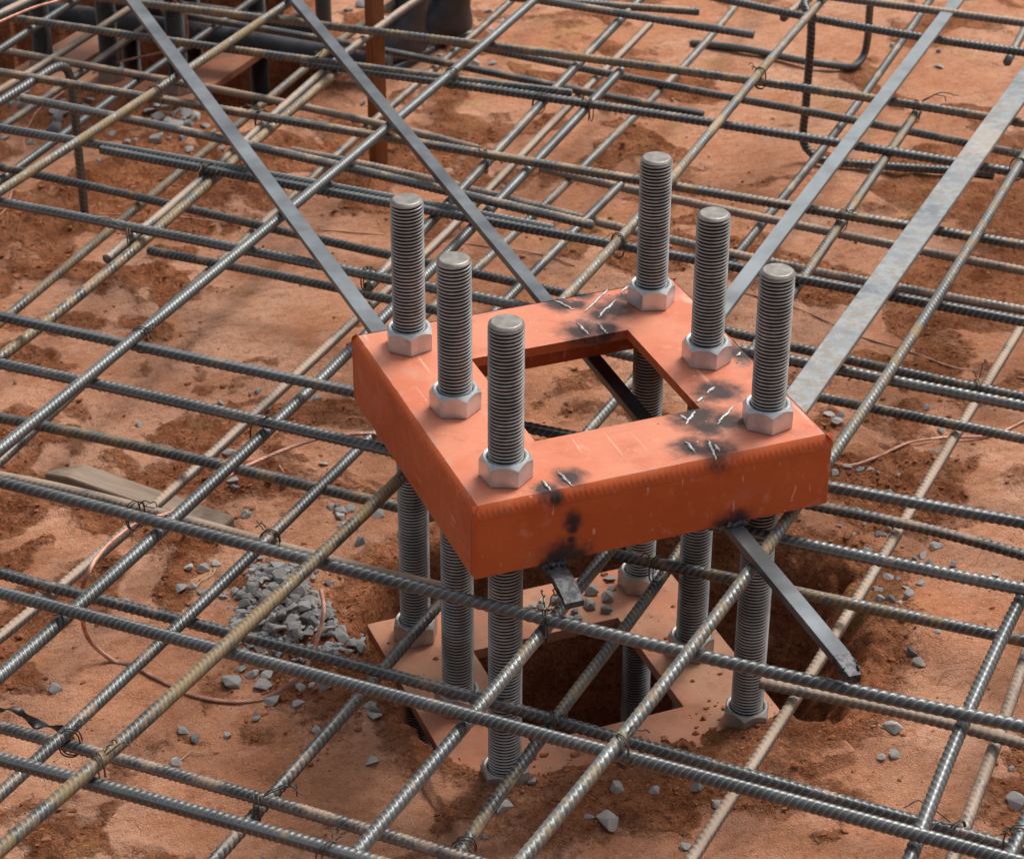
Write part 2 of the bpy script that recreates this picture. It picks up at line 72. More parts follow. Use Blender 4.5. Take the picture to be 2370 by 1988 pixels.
CHAIRS=[('left hooked rebar spacer with one leg standing on the clay', [[-0.5829, 1.1518, -0.124], [-0.341, 1.3986, -0.124], [-0.3025, 1.4379, -0.1245], [-0.2836, 1.4571, -0.132], [-0.2738, 1.4671, -0.15], [-0.271, 1.47, -0.195], [-0.271, 1.47, -0.3], [-0.271, 1.47, -0.402]]), ('hooked rebar spacer at the upper right with its foot bent along the clay', [[1.091, 1.4247, -0.13], [1.0096, 1.3367, -0.13], [0.9618, 1.2906, -0.13], [0.957, 1.262, -0.142], [0.957, 1.251, -0.17], [0.957, 1.251, -0.3], [0.955, 1.248, -0.365], [0.967, 1.232, -0.388], [0.9775, 1.2118, -0.393], [1.0413, 1.1678, -0.393], [1.162, 1.0987, -0.394], [1.2347, 1.0678, -0.4]]), ('bent rebar spacer lying in the clay at the top right with one upright leg', [[1.2747, 1.5684, -0.2], [1.276, 1.598, -0.27], [1.276, 1.598, -0.34], [1.272, 1.6, -0.38], [1.2383, 1.5785, -0.392], [1.2159, 1.5971, -0.394], [1.1633, 1.6457, -0.394], [1.0886, 1.745, -0.396], [1.0154, 1.8295, -0.404]])]
SCARS=[([0.0662, 0.1534], [0.1154, 0.1957]), ([0.0749, 0.134], [0.1142, 0.1688]), ([0.1252, 0.1824], [0.1434, 0.197]), ([0.0445, 0.1932], [0.057, 0.1627]), ([0.0469, 0.1321], [0.0499, 0.0973]), ([0.0697, 0.1245], [0.07, 0.0951]), ([0.1168, -0.071], [0.1314, -0.0602]), ([0.0985, -0.0842], [0.1108, -0.0758]), ([0.0982, -0.1354], [0.1325, -0.1052]), ([0.0667, -0.1233], [0.0887, -0.0994]), ([0.0687, -0.1026], [0.0718, -0.1136]), ([0.0513, -0.1539], [0.0514, -0.1802]), ([0.0742, -0.1589], [0.0664, -0.199]), ([0.0768, -0.1712], [0.077, -0.1864]), ([-0.0977, -0.1624], [-0.0937, -0.1945]), ([-0.1191, -0.1713], [-0.1175, -0.1942]), ([0.1846, -0.007], [0.1937, -0.0007])]
SOOT=[[0.0477, 0.1837, 0.0, 0.02], [0.08, 0.1949, 0.0, 0.016], [0.0658, 0.1744, 0.0, 0.014], [0.1017, 0.149, 0.0, 0.026], [0.0796, 0.1425, 0.0, 0.015], [0.0457, 0.11, 0.0, 0.024], [0.072, 0.1033, 0.0, 0.019], [0.1289, -0.0665, 0.0, 0.026], [0.1362, -0.0784, 0.0, 0.018], [0.0849, -0.1118, 0.0, 0.03], [0.1104, -0.1313, 0.0, 0.024], [0.0872, -0.137, 0.0, 0.02], [0.052, -0.1664, 0.0, 0.02], [0.0721, -0.1788, 0.0, 0.022], [-0.1216, -0.1882, 0.0, 0.014], [-0.0904, -0.1751, 0.0, 0.017], [0.1932, -0.0016, 0.0, 0.024], [0.1269, 0.1687, 0.0, 0.012], [-0.1142, -0.197, -0.0058, 0.01], [-0.0944, -0.2, -0.0375, 0.011], [-0.0951, -0.2, -0.0479, 0.007], [-0.0968, -0.2, -0.0608, 0.006], [-0.0986, -0.2, -0.0711, 0.01], [-0.1071, -0.2, -0.0798, 0.022], [-0.09, -0.2, -0.085, 0.018], [0.0969, -0.2, -0.0821, 0.014], [0.0845, -0.2, -0.0885, 0.02]]
STONES=[(-0.374, 0.389, 0.0165), (-0.355, 0.385, 0.0173), (-0.336, 0.388, 0.0158), (-0.394, 0.348, 0.0171), (-0.378, 0.348, 0.0125), (-0.37, 0.333, 0.0155), (-0.269, 0.489, 0.0172), (-0.15, 0.463, 0.0123), (-0.152, 0.442, 0.0172), (-0.135, 0.454, 0.0156), (-0.105, 0.428, 0.0156), (-0.15, 0.369, 0.0168), (-0.156, 0.421, 0.0098), (-0.217, 0.297, 0.0141), (-0.384, 0.14, 0.0242), (-0.369, 0.157, 0.0133), (-0.358, 0.142, 0.0162), (-0.342, 0.133, 0.0162), (-0.353, 0.119, 0.0205), (-0.351, 0.089, 0.0225), (-0.325, 0.067, 0.0188), (-0.313, 0.095, 0.016), (-0.301, 0.086, 0.0102), (-0.289, 0.074, 0.0203), (-0.321, 0.102, 0.0102), (-0.229, 0.132, 0.0223), (-0.245, 0.152, 0.0179), (-0.242, 0.19, 0.0151), (-0.236, 0.23, 0.0099), (-0.327, 0.306, 0.0155), (-0.304, 0.103, 0.0059), (-0.248, 0.03, 0.013), (-0.161, 0.419, 0.0097), (-0.197, 0.152, 0.0165), (-0.191, 0.144, 0.0165), (-0.183, 0.19, 0.0091), (-0.179, 0.176, 0.0083), (-0.21, 0.111, 0.0089), (-0.193, 0.174, 0.0106), (-0.376, 0.07, 0.0086), (-0.248, 0.019, 0.0129), (0.453, 0.182, 0.0078), (0.483, 0.172, 0.0071), (0.459, 0.154, 0.0077), (0.488, 0.141, 0.0115), (0.495, 0.138, 0.0096), (0.505, 0.143, 0.0084), (0.454, 0.112, 0.0165), (0.505, 0.108, 0.007), (0.547, 0.092, 0.0198), (0.519, 0.08, 0.0152), (0.503, 0.074, 0.0088), (0.518, 0.059, 0.0151), (0.544, 0.047, 0.0138), (0.583, 0.008, 0.01), (0.453, 0.052, 0.0137), (0.462, 0.045, 0.0075), (0.484, 0.026, 0.0137), (0.459, 0.021, 0.0111), (0.424, 0.028, 0.0117), (0.406, 0.013, 0.0104), (0.417, 0.012, 0.0135), (0.429, 0.005, 0.0129), (0.45, -0.002, 0.0184), (0.434, -0.009, 0.0092), (0.388, -0.033, 0.0103), (0.414, -0.05, 0.0109), (0.372, -0.054, 0.0132), (0.368, -0.078, 0.0107), (0.44, -0.089, 0.0096), (0.395, -0.107, 0.0154), (0.393, -0.126, 0.0165), (0.495, 0.208, 0.0091), (-0.247, 0.031, 0.0125), (-0.248, 0.015, 0.0163), (-0.278, -0.062, 0.0158), (-0.126, -0.172, 0.0128), (-0.064, -0.131, 0.0103), (-0.044, -0.219, 0.0173), (-0.007, -0.238, 0.0137), (-0.172, -0.204, 0.0199), (-0.209, -0.243, 0.0098), (-0.073, -0.261, 0.0251), (-0.091, -0.252, 0.0126), (-0.008, -0.316, 0.0107), (0.296, -0.235, 0.0246), (0.261, -0.269, 0.0112), (0.277, -0.271, 0.014), (0.038, -0.249, 0.0155), (0.054, -0.272, 0.0145), (-0.006, -0.316, 0.0142), (0.366, -0.384, 0.0237), (0.394, -0.332, 0.0093), (-0.583, 0.202, 0.0185), (-0.461, 0.071, 0.0171), (-0.452, 0.053, 0.0161), (-0.417, 0.041, 0.0113), (-0.377, 0.063, 0.0134), (-0.319, 0.013, 0.0123), (-0.485, 0.016, 0.0186), (-0.463, 0.353, 0.0093), (-0.562, 0.403, 0.0145), (-0.439, -0.177, 0.0088), (-0.164, 0.801, 0.0119), (-0.093, 0.745, 0.0178), (-0.17, 0.732, 0.0141), (-0.248, 0.646, 0.0205), (-0.269, 0.487, 0.0174), (-0.267, 0.566, 0.0189), (-0.266, 0.554, 0.0133), (-0.137, 0.568, 0.0135), (-0.15, 0.454, 0.0208), (-0.159, 0.467, 0.0132), (-0.223, 0.788, 0.0118), (-0.347, 0.77, 0.0116), (0.578, 0.442, 0.0176), (0.594, 0.438, 0.0117), (0.578, 0.42, 0.0152), (0.719, 0.413, 0.0118), (0.701, 0.343, 0.0162), (0.662, 0.293, 0.0137), (0.509, 0.299, 0.0157), (0.53, 0.307, 0.0181), (0.541, 0.289, 0.0135), (0.559, 0.293, 0.0158), (0.592, 0.267, 0.0112), (0.554, 0.23, 0.01), (0.561, 0.274, 0.0067), (-0.15, 1.792, 0.0176), (-0.133, 1.755, 0.0144), (-0.118, 1.757, 0.0124), (-0.083, 1.736, 0.0309), (-0.044, 1.661, 0.0183), (-0.202, 1.692, 0.0131), (-0.038, 1.727, 0.0186), (-0.072, 1.759, 0.0166), (-0.06, 1.743, 0.0124), (0.022, 1.74, 0.0125), (0.01, 1.641, 0.0163), (-0.004, 1.646, 0.0122), (-0.339, 1.833, 0.0165), (-0.295, 1.805, 0.0164), (0.663, 2.162, 0.0164), (0.617, 2.049, 0.0185), (0.671, 2.099, 0.0112), (0.704, 2.139, 0.0163), (0.673, 2.042, 0.0148), (0.533, 1.952, 0.0108), (0.571, 1.872, 0.0273), (0.611, 1.871, 0.0167), (0.507, 1.928, 0.0108), (0.712, 2.083, 0.0125), (0.479, 1.864, 0.013), (1.409, 1.55, 0.0206), (1.452, 1.622, 0.0129), (1.382, 1.681, 0.0162), (1.023, 1.837, 0.0146), (0.31, 1.759, 0.0152), (0.611, 1.872, 0.0159)]
PLATESTONES=[(0.119, 0.174, 0.0198), (0.114, 0.155, 0.0125), (0.087, 0.157, 0.0217), (0.099, 0.138, 0.0289), (0.071, 0.129, 0.0226), (0.088, 0.111, 0.0204), (0.05, 0.124, 0.0153), (0.048, 0.111, 0.0163), (0.037, 0.112, 0.0153), (0.066, 0.146, 0.0093), (0.036, 0.154, 0.0175), (0.043, 0.163, 0.0124), (0.007, 0.156, 0.0154), (0.02, 0.159, 0.0154), (-0.004, 0.147, 0.0143), (0.013, 0.144, 0.0164), (0.022, 0.144, 0.0123)]
HEAP=[[-0.2986, 0.3631], [-0.2397, 0.351], [-0.2404, 0.2847], [-0.2363, 0.2259], [-0.2348, 0.1833], [-0.2216, 0.1391], [-0.2605, 0.103], [-0.3151, 0.1425], [-0.3585, 0.1957], [-0.3641, 0.2419], [-0.335, 0.2918], [-0.3118, 0.3266]]
HEAP2=[[-0.0884, 1.8889], [-0.0166, 1.8835], [0.0241, 1.82], [0.0305, 1.7683], [-0.0278, 1.7757], [-0.0854, 1.8338]]
HEAP3=[[-0.3046, 2.0488], [-0.2534, 2.0632], [-0.1513, 1.968], [-0.1806, 1.8172], [-0.2771, 1.8228], [-0.3293, 1.9161]]
HEAP4=[[0.4214, 2.2906], [0.4877, 2.2655], [0.5457, 2.2165], [0.5057, 2.0877], [0.4692, 2.1272], [0.3914, 2.1957]]
HEAP5=[[0.1849, 2.3939], [0.3175, 2.3436], [0.369, 2.2702], [0.3503, 2.2244], [0.2433, 2.2131], [0.1818, 2.3147]]
PIPES=[([-0.2917, 2.3491, -0.33], [0.3867, 1.828, -0.36]), ([-0.0244, 2.3298, -0.36], [0.3231, 2.0601, -0.37])]
# ---------------- camera, sky, sun, exposure ----------------
Cp,Rv,Uv,Fv,FPX=CAM
cam=bpy.data.cameras.new('camera'); co=bpy.data.objects.new('camera',cam); COL.objects.link(co)
co.matrix_world=Matrix(((Rv[0],Uv[0],-Fv[0],Cp[0]),(Rv[1],Uv[1],-Fv[1],Cp[1]),(Rv[2],Uv[2],-Fv[2],Cp[2]),(0,0,0,1)))
cam.sensor_width=36; cam.lens=36*FPX/2370; cam.clip_start=.05; cam.clip_end=500
cam.dof.use_dof=True; cam.dof.focus_distance=2.5; cam.dof.aperture_fstop=15
SC.camera=co
SC.render.resolution_x=1024; SC.render.resolution_y=858
SUN_EL,SUN_AZ=math.radians(58),math.radians(60)   # azimuth measured from +y towards +x
w=bpy.data.worlds.new('World'); SC.world=w; w.use_nodes=True
nt=w.node_tree; bg=nt.nodes['Background']; sky=nt.nodes.new('ShaderNodeTexSky'); sky.sky_type='NISHITA'
sky.sun_disc=False; sky.sun_elevation=SUN_EL; sky.sun_rotation=SUN_AZ; sky.air_density=1.0; sky.dust_density=7; sky.ozone_density=1
hs=nt.nodes.new('ShaderNodeHueSaturation'); hs.inputs['Saturation'].default_value=.45; nt.links.new(sky.outputs[0],hs.inputs['Color']); nt.links.new(hs.outputs[0],bg.inputs[0]); bg.inputs[1].default_value=.105
sl=bpy.data.lights.new('sun','SUN'); sl.energy=1.9; sl.angle=math.radians(18); sl.color=(1,.965,.91)
so=bpy.data.objects.new('sun',sl); COL.objects.link(so)
sd=Vector((math.sin(SUN_AZ)*math.cos(SUN_EL),math.cos(SUN_AZ)*math.cos(SUN_EL),math.sin(SUN_EL)))
so.rotation_euler=sd.to_track_quat('Z','Y').to_euler()
SC.view_settings.view_transform='Standard'; SC.view_settings.look='None'; SC.view_settings.exposure=0.42; SC.view_settings.gamma=1
# ---------------- helpers ----------------
def link(name,me,mat=None,parent=None,loc=(0,0,0)):
    o=bpy.data.objects.new(name,me); COL.objects.link(o); o.location=loc
    if mat is not None and len(me.materials)==0: me.materials.append(mat)
    if parent is not None: o.parent=parent
    return o
def tag(o,label=None,cat=None,group=None,kind=None):
    if label:o['label']=label
    if cat:o['category']=cat
    if group:o['group']=group
    if kind:o['kind']=kind
    return o
def empty(name,loc=(0,0,0)):
    o=bpy.data.objects.new(name,None); COL.objects.link(o); o.location=loc; o.empty_display_size=.05; return o
def npmesh(name,V,Q,smooth=True):
    """V (n,3), Q (m,k) all faces with k corners or list of such arrays"""
    me=bpy.data.meshes.new(name); V=np.asarray(V,dtype=np.float32)
    Qs=Q if isinstance(Q,list) else [Q]
    me.vertices.add(len(V)); me.vertices.foreach_set('co',V.ravel())
    li=np.concatenate([np.asarray(q,dtype=np.int32).ravel() for q in Qs])
    tot=np.concatenate([np.full(len(q),np.asarray(q).shape[1],dtype=np.int32) for q in Qs])
    st=np.concatenate([[0],np.cumsum(tot)[:-1]]).astype(np.int32)
    me.loops.add(len(li)); me.loops.foreach_set('vertex_index',li)
    me.polygons.add(len(tot)); me.polygons.foreach_set('loop_start',st); me.polygons.foreach_set('loop_total',tot)
    me.polygons.foreach_set('use_smooth',np.full(len(tot),smooth))
    me.update(calc_edges=True); return me
def grid_faces(n,m,wrap):
    i=np.arange(n-1)[:,None]*m; j=np.arange(m if wrap else m-1)[None,:]; j2=(j+1)%m
    return np.stack([i+j,i+j2,i+m+j2,i+m+j],-1).reshape(-1,4)
def bm_mesh(name,bm,smooth=False):
    me=bpy.data.meshes.new(name); bm.to_mesh(me); bm.free()
    if smooth: me.polygons.foreach_set('use_smooth',[True]*len(me.polygons))
    return me
def box(bm,x0,x1,y0,y1,z0,z1,bev=0,seg=2):
    r=bmesh.ops.create_cube(bm,size=1); vs=r['verts']
    for v in vs: v.co=Vector(((x0+x1)/2+v.co.x*(x1-x0),(y0+y1)/2+v.co.y*(y1-y0),(z0+z1)/2+v.co.z*(z1-z0)))
    if bev:
        es={e for v in vs for e in v.link_edges}
        bmesh.ops.bevel(bm,geom=list(es),offset=bev,segments=seg,affect='EDGES',profile=.5)
def spline(P,step):
    P=np.asarray(P,float); n=len(P)
    if n==2:
        L=np.linalg.norm(P[1]-P[0]); t=np.linspace(0,1,max(2,int(L/step)+1))[:,None]; return P[0]*(1-t)+P[1]*t
    E=np.vstack([2*P[0]-P[1],P,2*P[-1]-P[-2]]); out=[]
    for i in range(1,n):
        a,b,c,d=E[i-1],E[i],E[i+1],E[i+2]; t=np.linspace(0,1,24,endpoint=False)[:,None]
        out.append(.5*((2*b)+(-a+c)*t+(2*a-5*b+4*c-d)*t**2+(-a+3*b-3*c+d)*t**3))
    out=np.vstack(out+[P[-1:]]); s=np.concatenate([[0],np.cumsum(np.linalg.norm(np.diff(out,axis=0),axis=1))])
    t=np.arange(0,s[-1],step); t=np.append(t,s[-1])
    return np.stack([np.interp(t,s,out[:,k]) for k in range(3)],1)
def frames(P,up=(0,0,1)):
    T=np.gradient(P,axis=0); T/=np.linalg.norm(T,axis=1)[:,None]
    N=np.zeros_like(P); u=np.array(up,float)
    n=u-T[0]*(u@T[0])
    if np.linalg.norm(n)<.3: n=np.array([1.,0,0])-T[0]*T[0][0]
    n/=np.linalg.norm(n); N[0]=n
    for i in range(1,len(P)):
        n=n-T[i]*(n@T[i]); n/=np.linalg.norm(n); N[i]=n
    return T,N,np.cross(T,N)
def tube(P,rad,nt=12,cap=True):
    """rad: scalar or (n,nt)"""
    P=np.asarray(P); T,N,Bn=frames(P); n=len(P); th=np.linspace(0,2*np.pi,nt,endpoint=False)
    r=np.broadcast_to(np.asarray(rad,float),(n,nt)) if np.ndim(rad)!=1 else np.repeat(np.asarray(rad)[:,None],nt,1)
    V=P[:,None,:]+r[:,:,None]*(np.cos(th)[None,:,None]*N[:,None,:]+np.sin(th)[None,:,None]*Bn[:,None,:])
    V=V.reshape(-1,3); Q=[grid_faces(n,nt,True)]
    if cap:
        V=np.vstack([V,P[:1],P[-1:]]); a=len(V)-2; j=np.arange(nt); j2=(j+1)%nt
        Q.append(np.stack([np.full(nt,a),j2,j],1)); Q.append(np.stack([np.full(nt,a+1),(n-1)*nt+j,(n-1)*nt+j2],1))
    return V,Q
def merge(parts):
    Vs=[];D={};off=0
    for V,Q in parts:
        Vs.append(V)
        for q in (Q if isinstance(Q,list) else [Q]):
            D.setdefault(q.shape[1],[]).append(q+off)
        off+=len(V)
    return np.vstack(Vs),[np.vstack(D[k]) for k in D]
# value noise in numpy
_G=RNG.rand(256,256).astype(np.float32)
def vn(x,y):
    xi=np.floor(x).astype(int); yi=np.floor(y).astype(int); fx=x-xi; fy=y-yi; fx=fx*fx*(3-2*fx); fy=fy*fy*(3-2*fy)
    a=_G[xi&255,yi&255];b=_G[(xi+1)&255,yi&255];c=_G[xi&255,(yi+1)&255];d=_G[(xi+1)&255,(yi+1)&255]
    return (a*(1-fx)+b*fx)*(1-fy)+(c*(1-fx)+d*fx)*fy
def fbm(x,y,o=4,sx=0.):
    s=0;a=.5;t=0
    for k in range(o):
        s=s+a*vn(x+sx+17.3*k,y+5.1*k+sx*2); t+=a; x=x*2.03+3.1;y=y*2.03+1.7;a*=.5
    return s/t
# ---------------- node helpers ----------------
class M:
    def __init__(s,name,rough=.5,metal=0,spec=.5):
        s.m=bpy.data.materials.new(name); s.m.use_nodes=True; s.t=s.m.node_tree; s.b=s.t.nodes['Principled BSDF']
        s.b.inputs['Roughness'].default_value=rough; s.b.inputs['Metallic'].default_value=metal; s.b.inputs['Specular IOR Level'].default_value=spec
        s.tc=s.t.nodes.new('ShaderNodeTexCoord')
    def n(s,ty,**k):
        x=s.t.nodes.new(ty)
        for a,v in k.items(): setattr(x,a,v)
        return x
    def l(s,a,b): s.t.links.new(a,b)
    def val(s,inp,v):
        if isinstance(v,(int,float)): inp.default_value=v
        elif isinstance(v,(tuple,list)): inp.default_value=tuple(v)+((1,) if len(v)==3 and len(inp.default_value)==4 else ())
        else: s.l(v,inp)
    def noise(s,scale,det=4,rough=.55,vec=None,dist=0):
        x=s.n('ShaderNodeTexNoise'); x.inputs['Scale'].default_value=scale; x.inputs['Detail'].default_value=det; x.inputs['Roughness'].default_value=rough; x.inputs['Distortion'].default_value=dist
        s.l(vec or s.tc.outputs['Object'],x.inputs['Vector']); return x.outputs['Fac']
    def ramp(s,v,a,b,lo=0,hi=1):
        x=s.n('ShaderNodeMapRange'); x.interpolation_type='SMOOTHSTEP'; s.l(v,x.inputs[0])
        s.val(x.inputs[1],a);s.val(x.inputs[2],b);s.val(x.inputs[3],lo);s.val(x.inputs[4],hi); return x.outputs[0]
    def math(s,op,a,b=0,c=0):
        x=s.n('ShaderNodeMath',operation=op); s.val(x.inputs[0],a); s.val(x.inputs[1],b); s.val(x.inputs[2],c); return x.outputs[0]
    def mix(s,f,a,b,mode='MIX'):
        x=s.n('ShaderNodeMix',data_type='RGBA',blend_type=mode); s.val(x.inputs[0],f); s.val(x.inputs[6],a); s.val(x.inputs[7],b); return x.outputs[2]
    def map(s,sc=(1,1,1),rot=(0,0,0),vec=None):
        x=s.n('ShaderNodeMapping'); s.l(vec or s.tc.outputs['Object'],x.inputs[0]); x.inputs['Scale'].default_value=sc; x.inputs['Rotation'].default_value=rot; return x.outputs[0]
    def bump(s,h,st=.3,d=.01):
        x=s.n('ShaderNodeBump'); s.l(h,x.inputs['Height']); x.inputs['Strength'].default_value=st; x.inputs['Distance'].default_value=d
        if getattr(s,'_bn',None) is not None: s.l(s._bn,x.inputs['Normal'])
        s._bn=x.outputs[0]; s.l(x.outputs[0],s.b.inputs['Normal'])
    def out(s,col=None,rough=None,metal=None):
        if col is not None: s.val(s.b.inputs['Base Color'],col)
        if rough is not None: s.val(s.b.inputs['Roughness'],rough)
        if metal is not None: s.val(s.b.inputs['Metallic'],metal)
        return s.m
    def upz(s):
        g=s.n('ShaderNodeNewGeometry'); x=s.n('ShaderNodeSeparateXYZ'); s.l(g.outputs['Normal'],x.inputs[0]); return x.outputs[2]
CLAY=(.46,.205,.115)
# --- clay ground
def mat_clay():
    m=M('red_clay',.9,0,.06)
    at=m.n('ShaderNodeAttribute',attribute_name='rough'); r=at.outputs['Fac']
    n1=m.noise(3.0,5,.6); n2=m.noise(22,6,.65); n3=m.noise(110,5,.7); n4=m.noise(420,3,.6)
    n5=m.noise(9,4,.6,vec=m.map((1,1,1),(0,0,.6)))
    smooth=m.mix(m.ramp(n1,.35,.65),(.50,.218,.118),(.59,.325,.212))
    smooth=m.mix(m.math('MULTIPLY',m.ramp(n5,.48,.70),.8),smooth,(.42,.170,.082))
    smooth=m.mix(m.math('MULTIPLY',m.ramp(m.noise(38,6,.7,vec=m.map((1,2.2,1),(0,0,.8))),.42,.68),.5),smooth,(.30,.115,.055)); smooth=m.mix(m.math('MULTIPLY',m.ramp(m.noise(17,5,.7,vec=m.map((1,1.8,1),(0,0,-.5))),.5,.7),.5),smooth,(.55,.33,.235))
    rgh=m.mix(m.ramp(n2,.35,.65),(.31,.105,.042),(.50,.205,.102))
    rgh=m.mix(m.ramp(n3,.52,.70),rgh,(.14,.045,.019))
    rm=m.math('ADD',r,m.math('ADD',m.math('MULTIPLY',m.math('SUBTRACT',n3,.5),.6),m.math('MULTIPLY',m.math('SUBTRACT',n2,.5),.9))); rm=m.ramp(rm,.30,.72)
    c=m.mix(rm,smooth,rgh)
    c=m.mix(m.math('MULTIPLY',m.ramp(m.noise(130,5,.75),.53,.64),m.math('ADD',.35,m.math('MULTIPLY',rm,.35))),c,(.17,.06,.028)); c=m.mix(m.math('MULTIPLY',m.ramp(m.noise(55,5,.75,vec=m.map((1,1,1),(.3,0,.4))),.55,.68),.5),c,(.24,.085,.04))   # dark crumbs
    c=m.mix(m.math('MULTIPLY',m.ramp(m.noise(230,2,.5),.62,.70),.55),c,(.62,.38,.26))
    # greenish ochre sand patches
    c=m.mix(m.math('MULTIPLY',m.ramp(m.noise(6.5,4,.6,vec=m.map((1,1,1),(0,0,2.2))),.60,.72),.4),c,(.42,.25,.10))
    # root lines
    wv=m.n('ShaderNodeTexVoronoi',feature='DISTANCE_TO_EDGE'); wv.inputs['Scale'].default_value=26
    dn=m.n('ShaderNodeTexNoise'); dn.inputs['Scale'].default_value=14; m.l(m.tc.outputs['Object'],dn.inputs['Vector'])
    mx=m.n('ShaderNodeMix',data_type='VECTOR'); mx.inputs[0].default_value=.12; m.l(m.tc.outputs['Object'],mx.inputs[4]); m.l(dn.outputs['Color'],mx.inputs[5]); m.l(mx.outputs[1],wv.inputs['Vector'])
    crack=m.math('MULTIPLY',m.math('SUBTRACT',1,m.ramp(wv.outputs['Distance'],.0,.03)),m.ramp(m.noise(6,4),.50,.60))
    c=m.mix(m.math('MULTIPLY',crack,.22),c,(.22,.07,.03))
    m.bump(m.math('ADD',m.math('MULTIPLY',n3,m.math('ADD',.35,m.math('MULTIPLY',rm,1.2))),m.math('MULTIPLY',m.math('ADD',n4,m.math('MULTIPLY',crack,-.3)),.35)),1.,.011)
    return m.out(c,m.ramp(n2,.3,.7,.78,.93))
MC=mat_clay()
def mat_clod():
    m=M('clay_clod',.95,0,.1)
    oi=m.n('ShaderNodeNewGeometry'); n=m.noise(60,4,.6)
    c=m.mix(oi.outputs['Random Per Island'],(.19,.065,.028),(.40,.165,.085)); c=m.mix(m.ramp(n,.45,.7),c,(.34,.12,.05))
    m.bump(m.noise(500,3,.6),.6,.002); return m.out(c)
MCL=mat_clod()
# --- rebar
def mat_rebar():
    m=M('ribbed_rebar_steel',.5,.45,.5)
    oi=m.n('ShaderNodeObjectInfo'); sp=m.n('ShaderNodeSeparateColor'); m.l(oi.outputs['Color'],sp.inputs[0]); ru,du,br=sp.outputs
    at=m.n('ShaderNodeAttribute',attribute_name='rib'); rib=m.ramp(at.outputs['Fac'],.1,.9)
    vv=m.n('ShaderNodeVectorMath',operation='ADD'); m.l(m.tc.outputs['Object'],vv.inputs[0]); rr=m.n('ShaderNodeCombineXYZ'); m.l(m.math('MULTIPLY',oi.outputs['Random'],9),rr.inputs[0]); m.l(rr.outputs[0],vv.inputs[1]); v=vv.outputs[0]
    nA=m.noise(7,3,.55,v); nB=m.noise(70,4,.65,v); nC=m.noise(300,3,.6,v); nD=m.noise(22,4,.6,v)
    steel=m.mix(m.ramp(m.math('ADD',nA,m.math('MULTIPLY',br,.5)),.40,1.15),(.030,.036,.042),(.19,.205,.205))
    steel=m.mix(m.math('MULTIPLY',m.ramp(nB,.4,.7),.5),steel,(.10,.10,.095))
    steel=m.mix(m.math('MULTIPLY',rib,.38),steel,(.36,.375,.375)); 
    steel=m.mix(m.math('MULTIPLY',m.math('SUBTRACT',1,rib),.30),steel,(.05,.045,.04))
    rust=m.mix(nB,(.13,.095,.04),(.25,.17,.07)); rust=m.mix(m.ramp(nC,.52,.70),rust,(.33,.135,.025))
    rust=m.mix(m.math('MULTIPLY',rib,.35),rust,(.34,.30,.21))
    rf=m.ramp(m.math('ADD',m.math('MULTIPLY',nB,.4),m.math('ADD',m.math('MULTIPLY',nD,.35),m.math('MULTIPLY',nA,.25))),m.math('SUBTRACT',.62,m.math('MULTIPLY',ru,.24)),m.math('SUBTRACT',.72,m.math('MULTIPLY',ru,.20)))
    rf=m.math('MULTIPLY',rf,.85)
    c=m.mix(rf,steel,rust)
    up_=m.ramp(m.upz(),-.2,.9)
    df=m.math('MULTIPLY',m.ramp(m.math('ADD',m.math('MULTIPLY',nD,.7),m.math('MULTIPLY',nC,.3)),m.math('SUBTRACT',.70,m.math('MULTIPLY',du,.42)),m.math('SUBTRACT',.90,m.math('MULTIPLY',du,.42))),up_)
    df=m.math('MULTIPLY',df,.72)
    c=m.mix(df,c,(.44,.31,.215))
    d2=m.math('MAXIMUM',m.math('MULTIPLY',rf,.9),df)
    m.bump(nC,.25,.0012)
    return m.out(c,m.math('ADD',m.math('ADD',.34,m.math('MULTIPLY',nB,.14)),m.math('MULTIPLY',d2,.35)),m.math('MULTIPLY',m.math('SUBTRACT',1,d2),.5))
MR=mat_rebar()
def mat_steel(name,a,b,rough,metal,sc=40,dust=0,bump=.15):
    m=M(name,rough,metal); n=m.noise(sc,5,.65); n2=m.noise(sc*7,3,.6)
    c=m.mix(m.ramp(n,.35,.65),a,b)
    if dust:
        f=m.math('MULTIPLY',m.ramp(m.noise(14,5,.65),.62-dust*.25,.75-dust*.15),m.ramp(m.upz(),.2,.9)); f=m.math('MULTIPLY',f,.85)
        c=m.mix(f,c,(.42,.25,.16)); m.l(m.math('MULTIPLY',m.math('SUBTRACT',1,f),metal),m.b.inputs['Metallic'])
    m.bump(n2,bump,.001); return m.out(c,m.ramp(n2,.3,.7,rough-.07,rough+.12))
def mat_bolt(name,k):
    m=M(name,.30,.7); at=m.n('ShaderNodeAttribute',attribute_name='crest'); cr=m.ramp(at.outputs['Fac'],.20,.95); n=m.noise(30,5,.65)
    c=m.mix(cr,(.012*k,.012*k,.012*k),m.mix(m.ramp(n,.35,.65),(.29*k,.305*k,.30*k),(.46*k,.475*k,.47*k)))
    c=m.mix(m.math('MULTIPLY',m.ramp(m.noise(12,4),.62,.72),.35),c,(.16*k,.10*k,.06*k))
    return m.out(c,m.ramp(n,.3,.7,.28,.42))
M_BOLT=mat_bolt('oiled_threaded_steel',1.); M_BOLT2=mat_bolt('shade_darkened_threaded_steel',.3)  # second bolt steel is a darkened copy, shade painted into its colour
M_LOCK=mat_steel('dark_lock_nut_steel',(.12,.12,.12),(.2,.2,.2),.4,.8)
M_BTOP=mat_steel('sawn_bolt_end',(.17,.16,.145),(.26,.245,.22),.45,.6,90)
